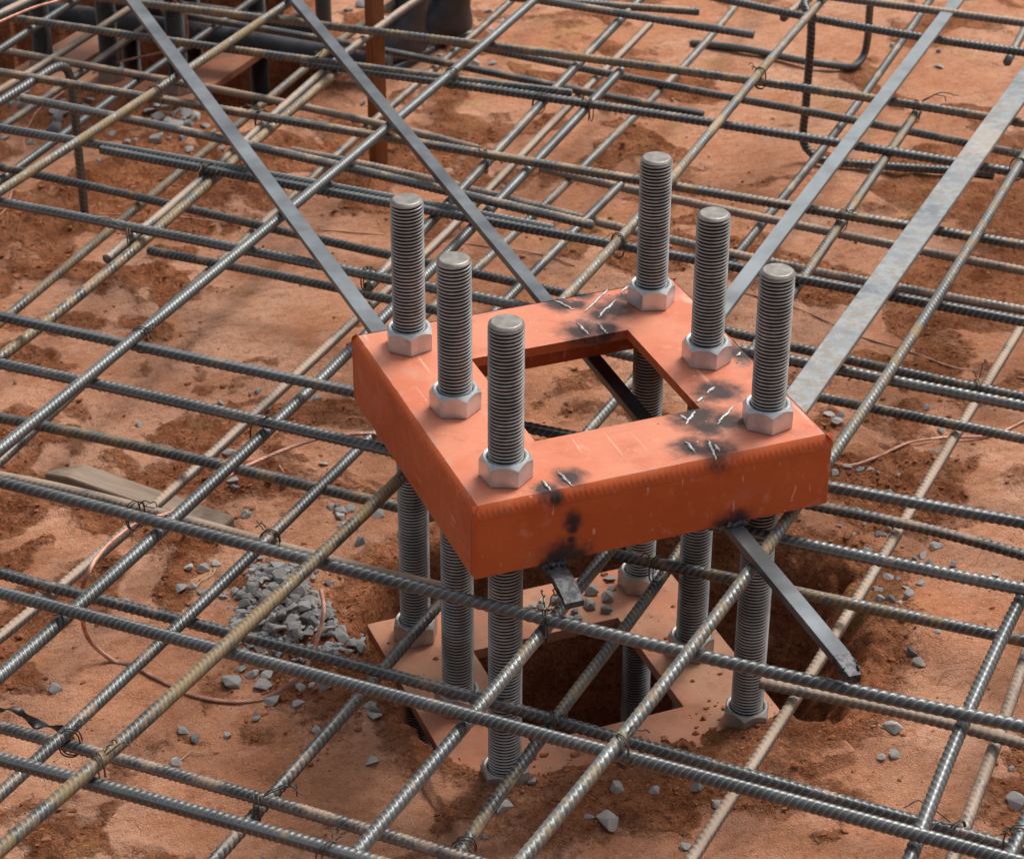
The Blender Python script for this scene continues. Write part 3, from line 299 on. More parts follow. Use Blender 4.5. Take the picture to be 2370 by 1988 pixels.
def mat_zinc():
    m=M('dull_zinc_nut',.34,.6); n=m.noise(35,5,.65); n2=m.noise(300,3)
    c=m.mix(m.ramp(n,.35,.7),(.48,.51,.52),(.68,.71,.72)); c=m.mix(m.math('MULTIPLY',m.ramp(m.noise(28,5,.7,vec=m.map((1,1,1),(1,0,0))),.60,.68),.6),c,(.24,.16,.09))
    m.bump(n2,.15,.001); return m.out(c,m.ramp(n,.3,.7,.26,.40))
M_ZINC=mat_zinc()
M_NUTLOW=mat_steel('dusty_lower_nut_steel',(.34,.32,.29),(.46,.44,.41),.45,.7,30,.25)
M_TIE=mat_steel('black_annealed_tie_wire',(.05,.045,.04),(.11,.09,.07),.5,.6,200)
def mat_copper():
    m=M('bare_copper_strand',.42,.7); n=m.noise(60,4,.6)
    return m.out(m.mix(m.ramp(n,.35,.7),(.42,.21,.15),(.66,.38,.29)))
M_CU=mat_copper()
def mat_strap():
    m=M('flat_steel_strap',.4,.7)
    oi=m.n('ShaderNodeObjectInfo'); sp=m.n('ShaderNodeSeparateColor'); m.l(oi.outputs['Color'],sp.inputs[0]); ru,du,br=sp.outputs
    nA=m.noise(12,5,.6); nB=m.noise(90,5,.7); nC=m.noise(5,3,.5)
    steel=m.mix(m.ramp(m.math('ADD',nA,m.math('MULTIPLY',br,.6)),.5,1.15),(.08,.09,.098),(.27,.30,.315))
    rust=m.mix(nB,(.15,.12,.09),(.22,.185,.145))
    f=m.math('MULTIPLY',m.ramp(m.math('ADD',m.math('MULTIPLY',nB,.6),m.math('MULTIPLY',nA,.4)),m.math('SUBTRACT',.72,m.math('MULTIPLY',du,.36)),m.math('SUBTRACT',.78,m.math('MULTIPLY',du,.30))),.8)
    c=m.mix(f,steel,rust)
    g=m.math('MULTIPLY',m.ramp(nC,m.math('SUBTRACT',.93,m.math('MULTIPLY',du,.45)),m.math('SUBTRACT',.98,m.math('MULTIPLY',du,.45))),m.ramp(du,.4,.6)); c=m.mix(m.math('MULTIPLY',g,.55),c,(.38,.32,.26))
    mo=m.math('MULTIPLY',m.ramp(m.noise(55,6,.75),.49,.56),m.ramp(du,.5,.7)); c=m.mix(m.math('MULTIPLY',mo,.32),c,(.33,.36,.375))
    m.bump(nB,.2,.001)
    d2=m.math('MAXIMUM',f,g); return m.out(c,m.math('ADD',.33,m.math('MULTIPLY',d2,.35)),m.math('MULTIPLY',m.math('SUBTRACT',1,d2),.6))
M_STRAP=mat_strap()
# --- red oxide primer with soot burns at the welds
ROOTZ=-.404
def mat_primer(name='red_oxide_primer',soot=True,dust=0.):
    m=M(name,.45,0,.28 if soot else .06); P=m.tc.outputs['Object']
    n1=m.noise(8,5,.6); n2=m.noise(45,5,.65); n3=m.noise(260,3,.6); st=m.noise(30,4,.6,vec=m.map((1,.25,1)))
    c=m.mix(m.ramp(n1,.35,.65),(.48,.090,.022),(.56,.122,.034))
    c=m.mix(m.math('MULTIPLY',m.ramp(st,.5,.75),.35),c,(.50,.10,.035))
    # upper faces tinted paler to paint in sky reflection, mottled with pale scuffs
    uz=m.ramp(m.upz(),.6,.95)
    c=m.mix(m.math('MULTIPLY',uz,m.ramp(n1,.3,.7,.32,.68)),c,(.60,.26,.175))
    c=m.mix(m.math('MULTIPLY',m.ramp(n2,.55,.72),.42),c,(.66,.31,.20)); c=m.mix(m.math('MULTIPLY',m.ramp(m.noise(24,5,.7,vec=m.map((1,1,1),(0,.7,.2))),.54,.70),.40),c,(.40,.085,.03))
    if soot:
        sx=m.n('ShaderNodeSeparateXYZ'); m.l(P,sx.inputs[0]); ed=m.math('MAXIMUM',m.math('ABSOLUTE',m.math('DIVIDE',sx.outputs[0],.1985)),m.math('ABSOLUTE',m.math('DIVIDE',sx.outputs[1],.1945)))
        c=m.mix(m.math('MULTIPLY',m.math('MULTIPLY',m.math('MULTIPLY',uz,m.ramp(ed,.95,1.0)),m.ramp(m.noise(36,5,.7),.46,.62)),.6),c,(.40,.27,.23))
        c=m.mix(m.math('MULTIPLY',m.ramp(m.noise(11,3,.6,vec=m.map((1,1,1),(0,0,1.9))),.62,.72),m.math('MULTIPLY',m.math('ADD',uz,.15),m.ramp(m.noise(70,4,.7),.35,.6,.1,.55))),c,(.66,.46,.36))
    sc=m.noise(1,3,.5,vec=m.map((140,9,40),(0,0,.7))); sc2=m.noise(1,3,.5,vec=m.map((11,170,40),(0,0,.35)))
    c=m.mix(m.math('MULTIPLY',m.ramp(sc,.66,.72),.45),c,(.80,.52,.40)); c=m.mix(m.math('MULTIPLY',m.ramp(sc2,.68,.73),.5),c,(.33,.13,.08))
    gs=m.noise(16,5,.7,vec=m.map((1,1,1),(.4,.2,1.1))); c=m.mix(m.math('MULTIPLY',m.math('ADD',m.math('MULTIPLY',uz,.6),.3),m.math('MULTIPLY',m.ramp(gs,.60,.74),.45)),c,(.42,.30,.26))
    c=m.mix(m.math('MULTIPLY',m.ramp(m.noise(160,3,.6),.70,.76),.7),c,(.78,.66,.56))
    c=m.mix(m.math('MULTIPLY',m.ramp(m.noise(120,3,.6,vec=m.map((1,1,1),(0,1,0))),.72,.78),.7),c,(.15,.05,.03))
    rough=m.ramp(n2,.3,.7,.36,.55)
    if soot:
        tot=None; nz=m.math('MULTIPLY',m.math('SUBTRACT',m.noise(55,4,.6),.5),1.5)
        for (x,y,z,r) in SOOT:
            d=m.n('ShaderNodeVectorMath',operation='DISTANCE'); m.l(P,d.inputs[0]); d.inputs[1].default_value=(x,y,z-ROOTZ)
            f=m.math('SUBTRACT',1.25,m.math('ADD',m.math('DIVIDE',d.outputs['Value'],r*1.12),nz))
            tot=f if tot is None else m.math('MAXIMUM',tot,f)
        s_=m.math('MULTIPLY',m.ramp(tot,-.15,.95),.95)
        c=m.mix(s_,c,(.022,.022,.024)); rough=m.math('ADD',rough,m.math('MULTIPLY',s_,.25))
    if dust:
        f=m.math('MULTIPLY',m.ramp(m.noise(10,6,.65),.52,.72),m.ramp(m.upz(),.5,.9)); c=m.mix(m.ramp(m.noise(9,5,.65),.3,.65,.35,.85),c,(.40,.235,.155)); c=m.mix(m.ramp(m.noise(34,6,.7),.45,.66,0,.55),c,(.30,.14,.08)); c=m.mix(m.math('MULTIPLY',f,dust),c,(.43,.25,.15))
        c=m.mix(m.math('MULTIPLY',m.ramp(n3,.6,.72),.5*dust),c,(.3,.13,.06)); rough=m.math('MAXIMUM',rough,m.math('MULTIPLY',f,.85))
    m.bump(n3,.12,.0008); m.bump(n2,.12,.003)
    return m.out(c,rough)
M_PRIM=mat_primer(); M_PRIM2=mat_primer('dusty_red_oxide_primer',False,.9)
M_SCAR=mat_steel('bright_weld_spatter',(.22,.215,.205),(.60,.585,.56),.5,.55,150,0,.5)
M_BURNT=mat_steel('burnt_weld_metal',(.02,.02,.022),(.10,.10,.11),.4,.5,120,0,.6)
def mat_stone():
    m=M('crushed_grey_stone',.85,0,.12); oi=m.n('ShaderNodeObjectInfo'); n=m.noise(70,6,.7); n2=m.noise(400,3,.6)
    sp=m.n('ShaderNodeSeparateColor'); m.l(oi.outputs['Color'],sp.inputs[0]); c=m.mix(sp.outputs[0],(.12,.135,.155),(.50,.49,.465)); c=m.mix(m.math('MULTIPLY',m.ramp(n,.4,.7),.5),c,(.34,.345,.35))
    c=m.mix(m.math('MULTIPLY',m.ramp(m.noise(45,4),.52,.68),.5),c,(.42,.24,.15)); c=m.mix(m.math('MULTIPLY',m.ramp(m.upz(),.3,-.5),.5),c,(.40,.19,.10))
    m.bump(m.noise(90,5,.7),.5,.004); m.bump(n2,.4,.0015); return m.out(c)
M_STONE=mat_stone()
def mat_wood(name,a,b,sc=(4,60,60)):
    m=M(name,.8,0,.25); n=m.noise(1,6,.65,vec=m.map(sc)); n2=m.noise(9,4,.6)
    c=m.mix(m.ramp(n,.3,.7),a,b); c=m.mix(m.math('MULTIPLY',m.ramp(n2,.5,.62),.55),c,(a[0]*.42,a[1]*.42,a[2]*.45)); m.bump(n,.5,.002); return m.out(c)
M_WOOD=mat_wood('weathered_timber',(.20,.145,.105),(.36,.28,.215)); M_STAKE=mat_wood('brown_stained_stake',(.20,.068,.022),(.27,.10,.038),(60,60,3))
M_BLACK=mat_steel('black_plastic',(.012,.014,.018),(.03,.034,.042),.4,0,20,.25)
M_GREY=mat_steel('grey_plastic',(.10,.10,.09),(.14,.14,.125),.55,0,20)
M_STRAW=mat_steel('dry_straw',(.48,.36,.2),(.6,.48,.3),.8,0,60)
# ---------------- ground ----------------
PIT=np.array([(.192,-.156),(.203,-.182),(.223,-.194),(.26,-.186),(.286,-.171),(.324,-.117),(.37,-.06),(.392,-.019),(.405,.041),(.442,.084),(.417,.12),(.374,.169),(.336,.256),(.246,.337),(.13,.359),(-.064,.332),(-.154,.293),(-.19,.23),(-.2185,.15),(-.2165,.06),(-.2155,.0),(-.212,-.045),(-.204,-.075),(-.185,-.088),(-.160,-.122),(-.14,-.150),(-.05,-.152),(.05,-.152),(.12,-.150)])
PIT2=np.array([(.0,1.865),(.17,1.82),(.25,1.87),(.36,2.02),(.30,2.25),(.42,2.45),(.25,2.85),(-.3,3.0),(-.7,2.7),(-.45,2.36),(-.31,2.17)])  # deepened and extended towards the back to darken the background between bars
def sdist(x,y,P):
    d=np.full(x.shape,1e9); ins=np.zeros(x.shape,bool); n=len(P)
    for i in range(n):
        ax,ay=P[i]; bx,by=P[(i+1)%n]; ex,ey=bx-ax,by-ay; t=np.clip(((x-ax)*ex+(y-ay)*ey)/(ex*ex+ey*ey),0,1)
        d=np.minimum(d,np.hypot(x-ax-t*ex,y-ay-t*ey))
        c=((ay>y)!=(by>y))&(x<(bx-ax)*(y-ay)/((by-ay) if by!=ay else 1e-9)+ax); ins^=c
    return np.where(ins,-d,d)
def roughness(x,y):
    wx=(fbm(x*6,y*6,3,11.)-.5)*.22; wy=(fbm(x*6+9,y*6+3,3,12.)-.5)*.22; r=.55*fbm((x+wx)*4.6+4,(y+wy)*4.6+9,5)+.45*fbm((x+wx)*13+2,(y+wy)*13,4,5.); r=np.clip((r-.485)/.13,0,1)*.9
    d=sdist(x,y,PIT); d2=sdist(x,y,PIT2)
    near=np.clip(1-d/.085,0,1)*np.clip(1.0-(-.21-x)*3,0,1)
    r=np.maximum(r,near); r=np.maximum(r,np.clip(1-d2/.1,0,1))
    r=np.maximum(r,.9*np.exp(-(((x+.02)/.2)**2+((y+.235)/.05)**2)))
    r=np.maximum(r,1.0*np.exp(-(((x+.27)/.09)**2+((y-.14)/.14)**2)))
    return r
def ground(x,y,want=False):
    x=np.asarray(x,float);y=np.asarray(y,float)
    r=roughness(x,y); far=np.clip(1.5-np.hypot(x,y-.5)/3.2,0,1)
    h=(fbm(x*1.4,y*1.4,3,3.)-.5)*.012+(fbm(x*7,y*7,3,8.)-.5)*.006
    h=h+r*((fbm(x*22,y*22,4,1.)-.5)*.034+(np.abs(fbm(x*50,y*50,4,2.)-.5))*.030)+(1-r)*((fbm(x*13,y*34,3,5.)-.5)*.006+(fbm(x*45,y*45,3,9.)-.5)*.003)+(fbm(x*90,y*90,2,6.)-.5)*.0012
    # soil heaped on the near edge of the base plate and round the pit
    h=h+.012*np.exp(-(((y+.222)/.035)**2))*np.clip((.22-np.abs(x))/.05,0,1)
    h=h+.022*np.exp(-(((x+.275)/.05)**2+((y-.17)/.12)**2))+.018*np.exp(-(((x-.44)/.05)**2+((y+.06)/.09)**2))+.012*np.exp(-(((x-.30)/.07)**2+((y+.24)/.04)**2))
    z=-.4045+h*far
    # keep the soil just above the plate at the near edge
    inpl=(np.abs(x)<.235)&(y<-.05)&(y>-.26)&((y<-.14)|(x<0)); z=np.where(inpl,np.maximum(z,-.4085+.018*np.clip((-.150-y+.075*np.clip((-.150-x)/.045,0,1.2)+(fbm(x*14,y*14,3)-.5)*.05)/.035,0,1)*(.6+.8*fbm(x*40,y*40,3))),z)
    nz=(fbm(x*16,y*16,3)-.5)*.035*np.clip((x-.2)/.05,0,1)+(fbm(x*70,y*70,2)-.5)*.008
    for P,dep in ((PIT,.62),(PIT2,.60)):
        d=sdist(x,y,P)+nz; t=np.clip(-d/(.035+(.11*np.clip((x-.205)/.05,0,1)+.05*np.clip((y-.22)/.05,0,1))*(P is PIT)),0,1); dep=dep*(1-.5*np.clip((x-.205)/.05,0,1)*(P is PIT)); z=z-dep*(t*t*(3-2*t))**.8*(1+ (fbm(x*12,y*12,3)-.5)*.4)
    return (z,r) if want else z
def axis(lo,hi,c0,c1,st,grow=1.09):
    a=list(np.arange(c0,c1,st)); s=st; v=a[-1]
    while v<hi: s*=grow; v+=s; a.append(v)
    s=st; v=c0
    while v>lo: s*=grow; v-=s; a.insert(0,v)
    return np.array(a)
gx=axis(-60,60,-.72,.62,.0042,1.018); gy=axis(-40,80,-.62,.62,.0042,1.012)
X,Y=np.meshgrid(gx,gy,indexing='ij'); Z,Rg=ground(X,Y,True)
me=npmesh('ground',np.stack([X,Y,Z],-1).reshape(-1,3),grid_faces(len(gx),len(gy),False)[:, ::-1])
at=me.attributes.new('rough','FLOAT','POINT'); at.data.foreach_set('value',Rg.astype(np.float32).ravel())
g=link('ground',me,MC); tag(g,kind='structure')
print('ground verts',len(me.vertices))
def gz(x,y): return float(ground(np.array([x]),np.array([y]))[0])
# clods of soil: countless, one object
base=[]
for k in range(6):
    bm=bmesh.new(); bmesh.ops.create_icosphere(bm,subdivisions=1,radius=1)
    for v in bm.verts: v.co*=random.uniform(.5,1.35)
    base.append((np.array([v.co[:] for v in bm.verts]),np.array([[v.index for v in f.verts] for f in bm.faces]))); bm.free()
N=80000; cx=RNG.uniform(-.9,.9,N)*1.; cy=RNG.uniform(-.7,1.6,N); cr=roughness(cx,cy)
keep=RNG.rand(N)<(cr**1.5)*.38+.016; cx,cy=cx[keep],cy[keep]; dp=np.minimum(sdist(cx,cy,PIT),sdist(cx,cy,PIT2)); k2=dp>.004; cx,cy=cx[k2],cy[k2]; cz=ground(cx,cy)
pp=[]
for i in range(len(cx)):
    s=.0012+.0038*RNG.rand()**4; Vb,Fb=base[i%6]; _q=RNG.rand()*6.28; Vb=Vb@np.array([[math.cos(_q),math.sin(_q),0],[-math.sin(_q),math.cos(_q),0],[0,0,1]]); pp.append((Vb*s*np.array([.7+.7*RNG.rand(),.7+.5*RNG.rand(),.6])+(cx[i],cy[i],cz[i]+s*.3),Fb))
nb=1500; bx_=RNG.uniform(-.195,.195,nb); by_=RNG.uniform(-.19,.19,nb); kq=((np.abs(bx_)>.1)|(np.abs(by_)>.1))&(RNG.rand(nb)<.06+.94*np.clip((-.10-by_+(fbm(bx_*18,by_*18,3)-.5)*.16)/.07,0,1)**1.5)
for i,(x,y) in enumerate(zip(bx_[kq],by_[kq])):
    s=.0009+.0045*RNG.rand()**3; Vb,Fb=base[i%6]; z_=max(-.404,float(ground(np.array([x]),np.array([y]))[0])); pp.append((Vb*s*np.array([1.1,.9,.7])+(x,y,z_+s*.25),Fb))
V,Q=merge(pp); o=link('soil_clods',npmesh('soil_clods',V,Q,False),MCL); tag(o,'loose crumbs of red clay scattered over the ground','soil',kind='stuff'); print('clods',len(cx))
# ---------------- anchor frame ----------------
HX,HY,HO=.1985,.1945,.096; TP=.012; SD=.0853
def plate_bm(z,t,hole=HO,hx=HX,hy=HY,bev=.0006):
    bm=bmesh.new(); o=[(-hx,-hy),(hx,-hy),(hx,hy),(-hx,hy)]; i=[(-hole,-hole),(hole,-hole),(hole,hole),(-hole,hole)]
    vs={}
    for zz in (z-t,z):
        for k,p in enumerate(o): vs['o',zz,k]=bm.verts.new((*p,zz))
        for k,p in enumerate(i): vs['i',zz,k]=bm.verts.new((*p,zz))
    for k in range(4):
        k2=(k+1)%4
        bm.faces.new([vs['o',z,k],vs['o',z,k2],vs['i',z,k2],vs['i',z,k]])
        bm.faces.new([vs['o',z-t,k2],vs['o',z-t,k],vs['i',z-t,k],vs['i',z-t,k2]])
        bm.faces.new([vs['o',z-t,k],vs['o',z-t,k2],vs['o',z,k2],vs['o',z,k]])
        bm.faces.new([vs['i',z-t,k2],vs['i',z-t,k],vs['i',z,k],vs['i',z,k2]])
    if bev: bmesh.ops.bevel(bm,geom=bm.edges[:],offset=bev,segments=2,affect='EDGES',profile=.5)
    bmesh.ops.recalc_face_normals(bm,faces=bm.faces[:]); return bm
BR=.0187; PITCH=.0042
def bolt_mesh(z0,z1):
    nr=9; nt_=36; n=int((z1-z0-.0028)/(PITCH/nr)); zz=z0+np.arange(n)*(PITCH/nr); th=np.linspace(0,2*np.pi,nt_,endpoint=False)
    ph=(zz[:,None]/PITCH-th[None,:]/(2*np.pi))%1.0
    prof=np.interp(ph,[0,.10,.42,.74,1.0],[0,0,1,1,0]); r=BR-.0026*(1-prof)
    # run-out at the dressed end
    e=np.clip((zz[-1]-zz)/.0015,0,1)[:,None]; r=r*e+(BR-.0008)*(1-e)
    rings=[(r,zz)]; P=np.stack([r*np.cos(th),r*np.sin(th),np.repeat(zz[:,None],nt_,1)],-1)
    extra=[(BR-.0006,z1-.0026),(BR-.0012,z1-.0020),(BR-.0030,z1-.0004),(BR-.0040,z1)]
    E=np.stack([np.stack([np.full(nt_,a)*np.cos(th),np.full(nt_,a)*np.sin(th),np.full(nt_,b)],-1) for a,b in extra])
    A=np.concatenate([P,E]).reshape(-1,3); nn=n+len(extra); Qd=grid_faces(nn,nt_,True)
    A=np.vstack([A,[[0,0,z1+.0001]],[[0,0,z0]]]); j=np.arange(nt_); j2=(j+1)%nt_
    bolt_mesh.groove=np.concatenate([(prof*e+(1-e)).ravel(),np.ones(len(extra)*nt_+2)])
    return A,[Qd,np.concatenate([np.stack([np.full(nt_,len(A)-2),(nn-1)*nt_+j,(nn-1)*nt_+j2],1),np.stack([np.full(nt_,len(A)-1),j2,j],1)])],nt_
def nut_mesh(name,h,R=.0283,rot=0,bore=BR+.0006):
    """hexagon nut with chamfered crown and bore ring"""
    nt_=72; th=np.linspace(0,2*np.pi,nt_,endpoint=False)+rot; af=R*math.cos(math.pi/6)
    a=(th-rot)%(math.pi/3)-math.pi/6; hexr=af/np.cos(a); hexr=np.minimum(hexr,R*.995)
    top=af*.955; ch=1.15  # chamfer slope
    zc=np.maximum(0,(hexr-top))*ch
    rows=[(np.full(nt_,bore),0*th),(hexr-.0006,0*th),(hexr,0*th+.0006)]
    rows+=[(hexr,h-zc-.0001)]
    rows+=[(np.minimum(hexr,top+.0),0*th+h),(np.full(nt_,bore+.0022),0*th+h),(np.full(nt_,bore+.0012),0*th+h-.0004),(np.full(nt_,bore),0*th+h-.0016),(np.full(nt_,bore),0*th)]
    A=np.concatenate([np.stack([r*np.cos(th),r*np.sin(th),z],-1) for r,z in rows]); me=npmesh(name,A,grid_faces(len(rows),nt_,True),True)
    try: me.set_sharp_from_angle(angle=math.radians(24))
    except Exception: pass
    return me
root=empty('anchor_bolt_frame',(0,0,ROOTZ)); tag(root,'orange primed steel anchor frame with six tall threaded bolts rising through its square collar','anchor frame')
def part(name,me,mat,parent=root,lz=-ROOTZ): 
    o=link(name,me,mat,parent); o.location=(0,0,lz if parent is root else 0); return o
# primer material uses object coordinates of the root: bake meshes in root space
def rootmesh(bm_or_me):
    me=bm_or_me; me.transform(Matrix.Translation((0,0,-ROOTZ))); return me
o=link('collar_plate',rootmesh(bm_mesh('collar_plate',plate_bm(0,TP))),M_PRIM,root)
SO=.0052; ST=.008
ox,oy=HX+SO,HY+SO
for nm,b4 in (('near',(-ox,ox,-oy,-oy+ST)),('far',(-ox,ox,oy-ST,oy)),('left',(-ox,-ox+ST,-oy+ST+.0002,oy-ST-.0002)),('right',(ox-ST,ox,-oy+ST+.0002,oy-ST-.0002))):
    bm=bmesh.new(); box(bm,*b4,-SD,-.0135,.0022 if nm in('near','far') else .0008,2)
    link('skirt_plate',rootmesh(bm_mesh('skirt_plate',bm)),M_PRIM,root)
# weld beads along the collar edges: sloping scalloped fillet
def bead(p0,p1,nrm):
    p0=np.array(p0,float);p1=np.array(p1,float);L=np.linalg.norm(p1-p0);d=(p1-p0)/L;n=int(L/.0009);s=np.linspace(0,L,n)
    nn=np.array(nrm,float); k=9; t=np.linspace(0,1,k)
    ph=(s/.0042)%1.; rip=np.abs(ph-.35); ripple=.00055*np.clip(1-rip*2.2,0,1)
    wob=.0007*(fbm(s*35,s*0+p0[0]*9,3)-.5)
    ins=.0006+.0006*fbm(s*60,s*0+3,2)
    V=[]
    for j,tt in enumerate(t):
        shift=.0042*(tt*(1-tt))*1.6     # crescent ripples lag in the middle
        ph=((s+shift*3.4)/.0064+.25*fbm(s*20,s*0+7,2))%1.; rp=.00045*np.clip(1-np.abs(ph-.4)*2.3,0,1)*math.sin(math.pi*tt)**.5
        off=-ins*(1-tt)+(SO+.0004)*tt; z=.0007*(1-tt)-.0142*tt; bul=math.sin(math.pi*tt)*.0016+rp+wob*math.sin(math.pi*tt)
        a=off+bul*.93; zz=z+bul*.36
        V.append(p0+d*s[:,None]+nn*a[:,None]+np.array([0,0,1.])*zz[:,None]) if np.ndim(a) else None
    V=np.stack(V,1).reshape(-1,3); F=grid_faces(n,k,False)
    c=np.cross(d,nn)
    if c[2]>0: F=F[:,::-1]
    return npmesh('weld_bead',V,F,True)
for p0,p1,nr in (((-ox,-HY,0),(ox,-HY,0),(0,-1,0)),((-HX,oy,0),(-HX,-oy,0),(-1,0,0)),((HX,-oy,0),(HX,oy,0),(1,0,0)),((ox,HY,0),(-ox,HY,0),(0,1,0))):
    link('weld_bead',rootmesh(bead(p0,p1,nr)),M_PRIM,root)
# bright weld scars where braces were cut off
pp=[]
for (a,b) in SCARS:
    a=np.array([*a,.0004]);b=np.array([*b,.0004]); L=np.linalg.norm(b-a); n=max(10,int(L/.0012)); t=np.linspace(0,1,n)
    P=a+(b-a)*t[:,None]; sd_=np.array([-(b-a)[1],(b-a)[0],0])/L; P=P+sd_*((fbm(t*9,t*0+L*99,3)-.5)*.004)[:,None]
    w=.0018*np.sin(np.pi*np.clip(t*.96+.02,0,1))**.6*(.7+.7*fbm(t*14,t*0+L*50,3))
    r=np.repeat(w[:,None],7,1)*(1+.5*(RNG.rand(n,7)-.5)); V,Q=tube(P,r,7); link('weld_scar',rootmesh(npmesh('weld_scar',V,Q)),M_SCAR,root)
for k in range(46):
    a=SCARS[k%len(SCARS)]; x,y=a[0][0]+RNG.randn()*.014,a[0][1]+RNG.randn()*.014
    if abs(x)<HX-.004 and abs(y)<HY-.004 and (abs(x)>HO+.003 or abs(y)>HO+.003):
        Vb,Fb=base[k%6]; pp.append((Vb*(.0005+.0008*RNG.rand()**2)+(x,y,.0004),Fb))
V,Q=merge(pp); o=link('weld_spatter',rootmesh(npmesh('weld_spatter',V,Q)),M_SCAR,root); o['kind']='stuff'
link('base_plate',rootmesh(bm_mesh('base_plate',plate_bm(-.404,.014))),M_PRIM2,root)['label']='dusty red base plate lying at ground level'
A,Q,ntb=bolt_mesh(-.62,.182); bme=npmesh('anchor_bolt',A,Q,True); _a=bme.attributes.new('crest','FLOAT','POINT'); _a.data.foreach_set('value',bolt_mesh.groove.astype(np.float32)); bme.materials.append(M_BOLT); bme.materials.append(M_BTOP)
# last ring faces get the sawn end material
npoly=len(bme.polygons); nq=len(Q[0]); mi=np.zeros(npoly,dtype=np.int32); mi[nq-3*ntb:nq]=1; mi[nq:nq+ntb]=1; bme.polygons.foreach_set('material_index',mi); sm=np.ones(npoly,bool); sm[nq-3*ntb:nq+ntb]=False; bme.polygons.foreach_set('use_smooth',sm)
NH=.0252
BL=[('A',-.15,.15,.06,'leftmost bolt, far end of the left row'),('B',-.15,0,-.60,'middle bolt of the left row'),('C',-.15,-.15,-.57,'front bolt of the left row'),('D',.15,.15,-.357,'tallest looking bolt at the back of the right row'),('E',.15,0,-.62,'middle bolt of the right row'),('F',.15,-.15,-.81,'front bolt of the right row')]
ZTOP=dict(A=.1826,B=.1802,C=.1804,D=.1848,E=.1814,F=.1831)
VIEW=math.atan2(-2.0,-.88)
for k,x,y,rt,lab in BL:
    b=link('anchor_bolt',bme,None,root); b.location=(x,y,-ROOTZ+ZTOP[k]-.182); b.rotation_euler[2]=RNG.rand()*6
    bz=ZTOP[k]-.182; va=math.atan2(Cp[1]-y,Cp[0]-x)
    ang=va+rt  # one corner turned rt from the direction to the camera
    for nm,zz,hh,mt,rr in (('upper_nut',.0004,NH,M_ZINC,ang),('lock_nut',-TP-.024,.0235,M_LOCK,RNG.rand()*6),('lower_nut',-.4036,.026,M_NUTLOW,va+dict(A=-.19,B=-.6,C=-.75,D=-.6,E=-.58,F=-.05)[k])):
        me=nut_mesh(nm,hh); n_=link(nm,me,mt,b); n_.location=(0,0,zz-bz); n_.rotation_euler[2]=rr-b.rotation_euler[2]
# ---------------- straps ----------------
for (lab,z,wd,t,pts,cl) in STRAPS:
    a=np.array(pts[0]);b=np.array(pts[1]);L=np.linalg.norm(b-a);d=(b-a)/L;n=np.array([-d[1],d[0]])
    r_=empty('steel_strap',(float(a[0]),float(a[1]),z)); tag(r_,lab,'steel strap',group='flat steel braces of the anchor frame')
    ns=int(L/.01); s=np.linspace(0,L,ns); wob=(fbm(s*2.5,s*0+L,3)-.5)*.0012*(s>0); cs=[(-1,-1),(-.97,-1.0),(.97,-1),(1,-.9),(1,.8),(.955,1),(-.955,1),(-1,.8),(-1,-.9)]
    cs=[(-.5,-.5),(.5,-.5),(.5,.38),(.475,.5),(-.475,.5),(-.5,.38)]
    tip=np.ones(ns)
    if 'burnt' in lab: q_=np.clip((s-(L-.028))/.028,0,1); tip=1-q_*.30*(1 if 'tip' in lab else .1)
    V=np.stack([np.stack([d[0]*s+n[0]*(c*wd*tip+wob),d[1]*s+n[1]*(c*wd*tip+wob),t*e+0*s],-1) for c,e in cs],1)
    if 'burnt' in lab:
        jj=(fbm(s*140,s*0,2)-.5)*.004*np.clip((s-(L-.035))/.02,0,1); V[:,:,2]+= (jj*.6)[:,None]; V[:,0,0]+=jj*n[0]; V[:,5,0]+=jj*n[0];V[:,4,1]+=jj
        drop=np.clip((s-(L-.03))/.03,0,1)**1.5*(.006 if 'tip' in lab else .012); V[:,:,2]-=drop[:,None]
    m_=len(cs); F=grid_faces(ns,m_,True); V=V.reshape(-1,3)
    V=np.vstack([V,V[:m_].mean(0)[None],V[-m_:].mean(0)[None]]); j=np.arange(m_); j2=(j+1)%m_; o1=len(V)-2
    me=npmesh('strap_bar',V,[F,np.concatenate([np.stack([np.full(m_,o1),j2,j],1),np.stack([np.full(m_,o1+1),(ns-1)*m_+j-0,(ns-1)*m_+j2],1)])],False)
    o=link('strap_bar',me,M_STRAP,r_); o.color=(*cl,1)
    if 'burnt' in lab:
        me.materials.append(M_BURNT); mi=np.zeros(len(me.polygons),dtype=np.int32); kk=int((L-(.085 if 'stub' in lab else .022))/L*(ns-1))*m_; mi[kk:]=1; me.polygons.foreach_set('material_index',mi)
    if 'burnt' in lab:
        pp=[]
        if 'tip' in lab:
            pass
        if 'tip' in lab:
            for k in range(26):
                Vb,Fb=base[k%6]; u=L-.004-.03*RNG.rand(); e=(1 if RNG.rand()>.3 else -1)*wd*(.42+.12*RNG.rand())*(.86); pp.append((Vb*(.0008+.0018*RNG.rand())+(d[0]*u+n[0]*e,d[1]*u+n[1]*e,t*.35-.002),Fb))
        if pp:
            V,Q=merge(pp); o=link('burnt_spatter',npmesh('burnt_spatter',V,Q),M_BURNT,r_); o['kind']='stuff'; pp=[]
        yw=-oy
        u0=((yw-a[1])/d[1]); 
        for k in range(34):
            Vb,Fb=base[k%6]; u=u0-.002+.006*RNG.rand(); e=wd*(k/33.-.5)*1.1; pp.append((Vb*(.0018+.0022*RNG.rand())+(d[0]*u+n[0]*e,d[1]*u+n[1]*e,t*.5+.0005+.002*RNG.rand()),Fb))
        V,Q=merge(pp); link('burnt_weld',npmesh('burnt_weld',V,Q),M_BURNT,r_)['label']='black burnt weld'
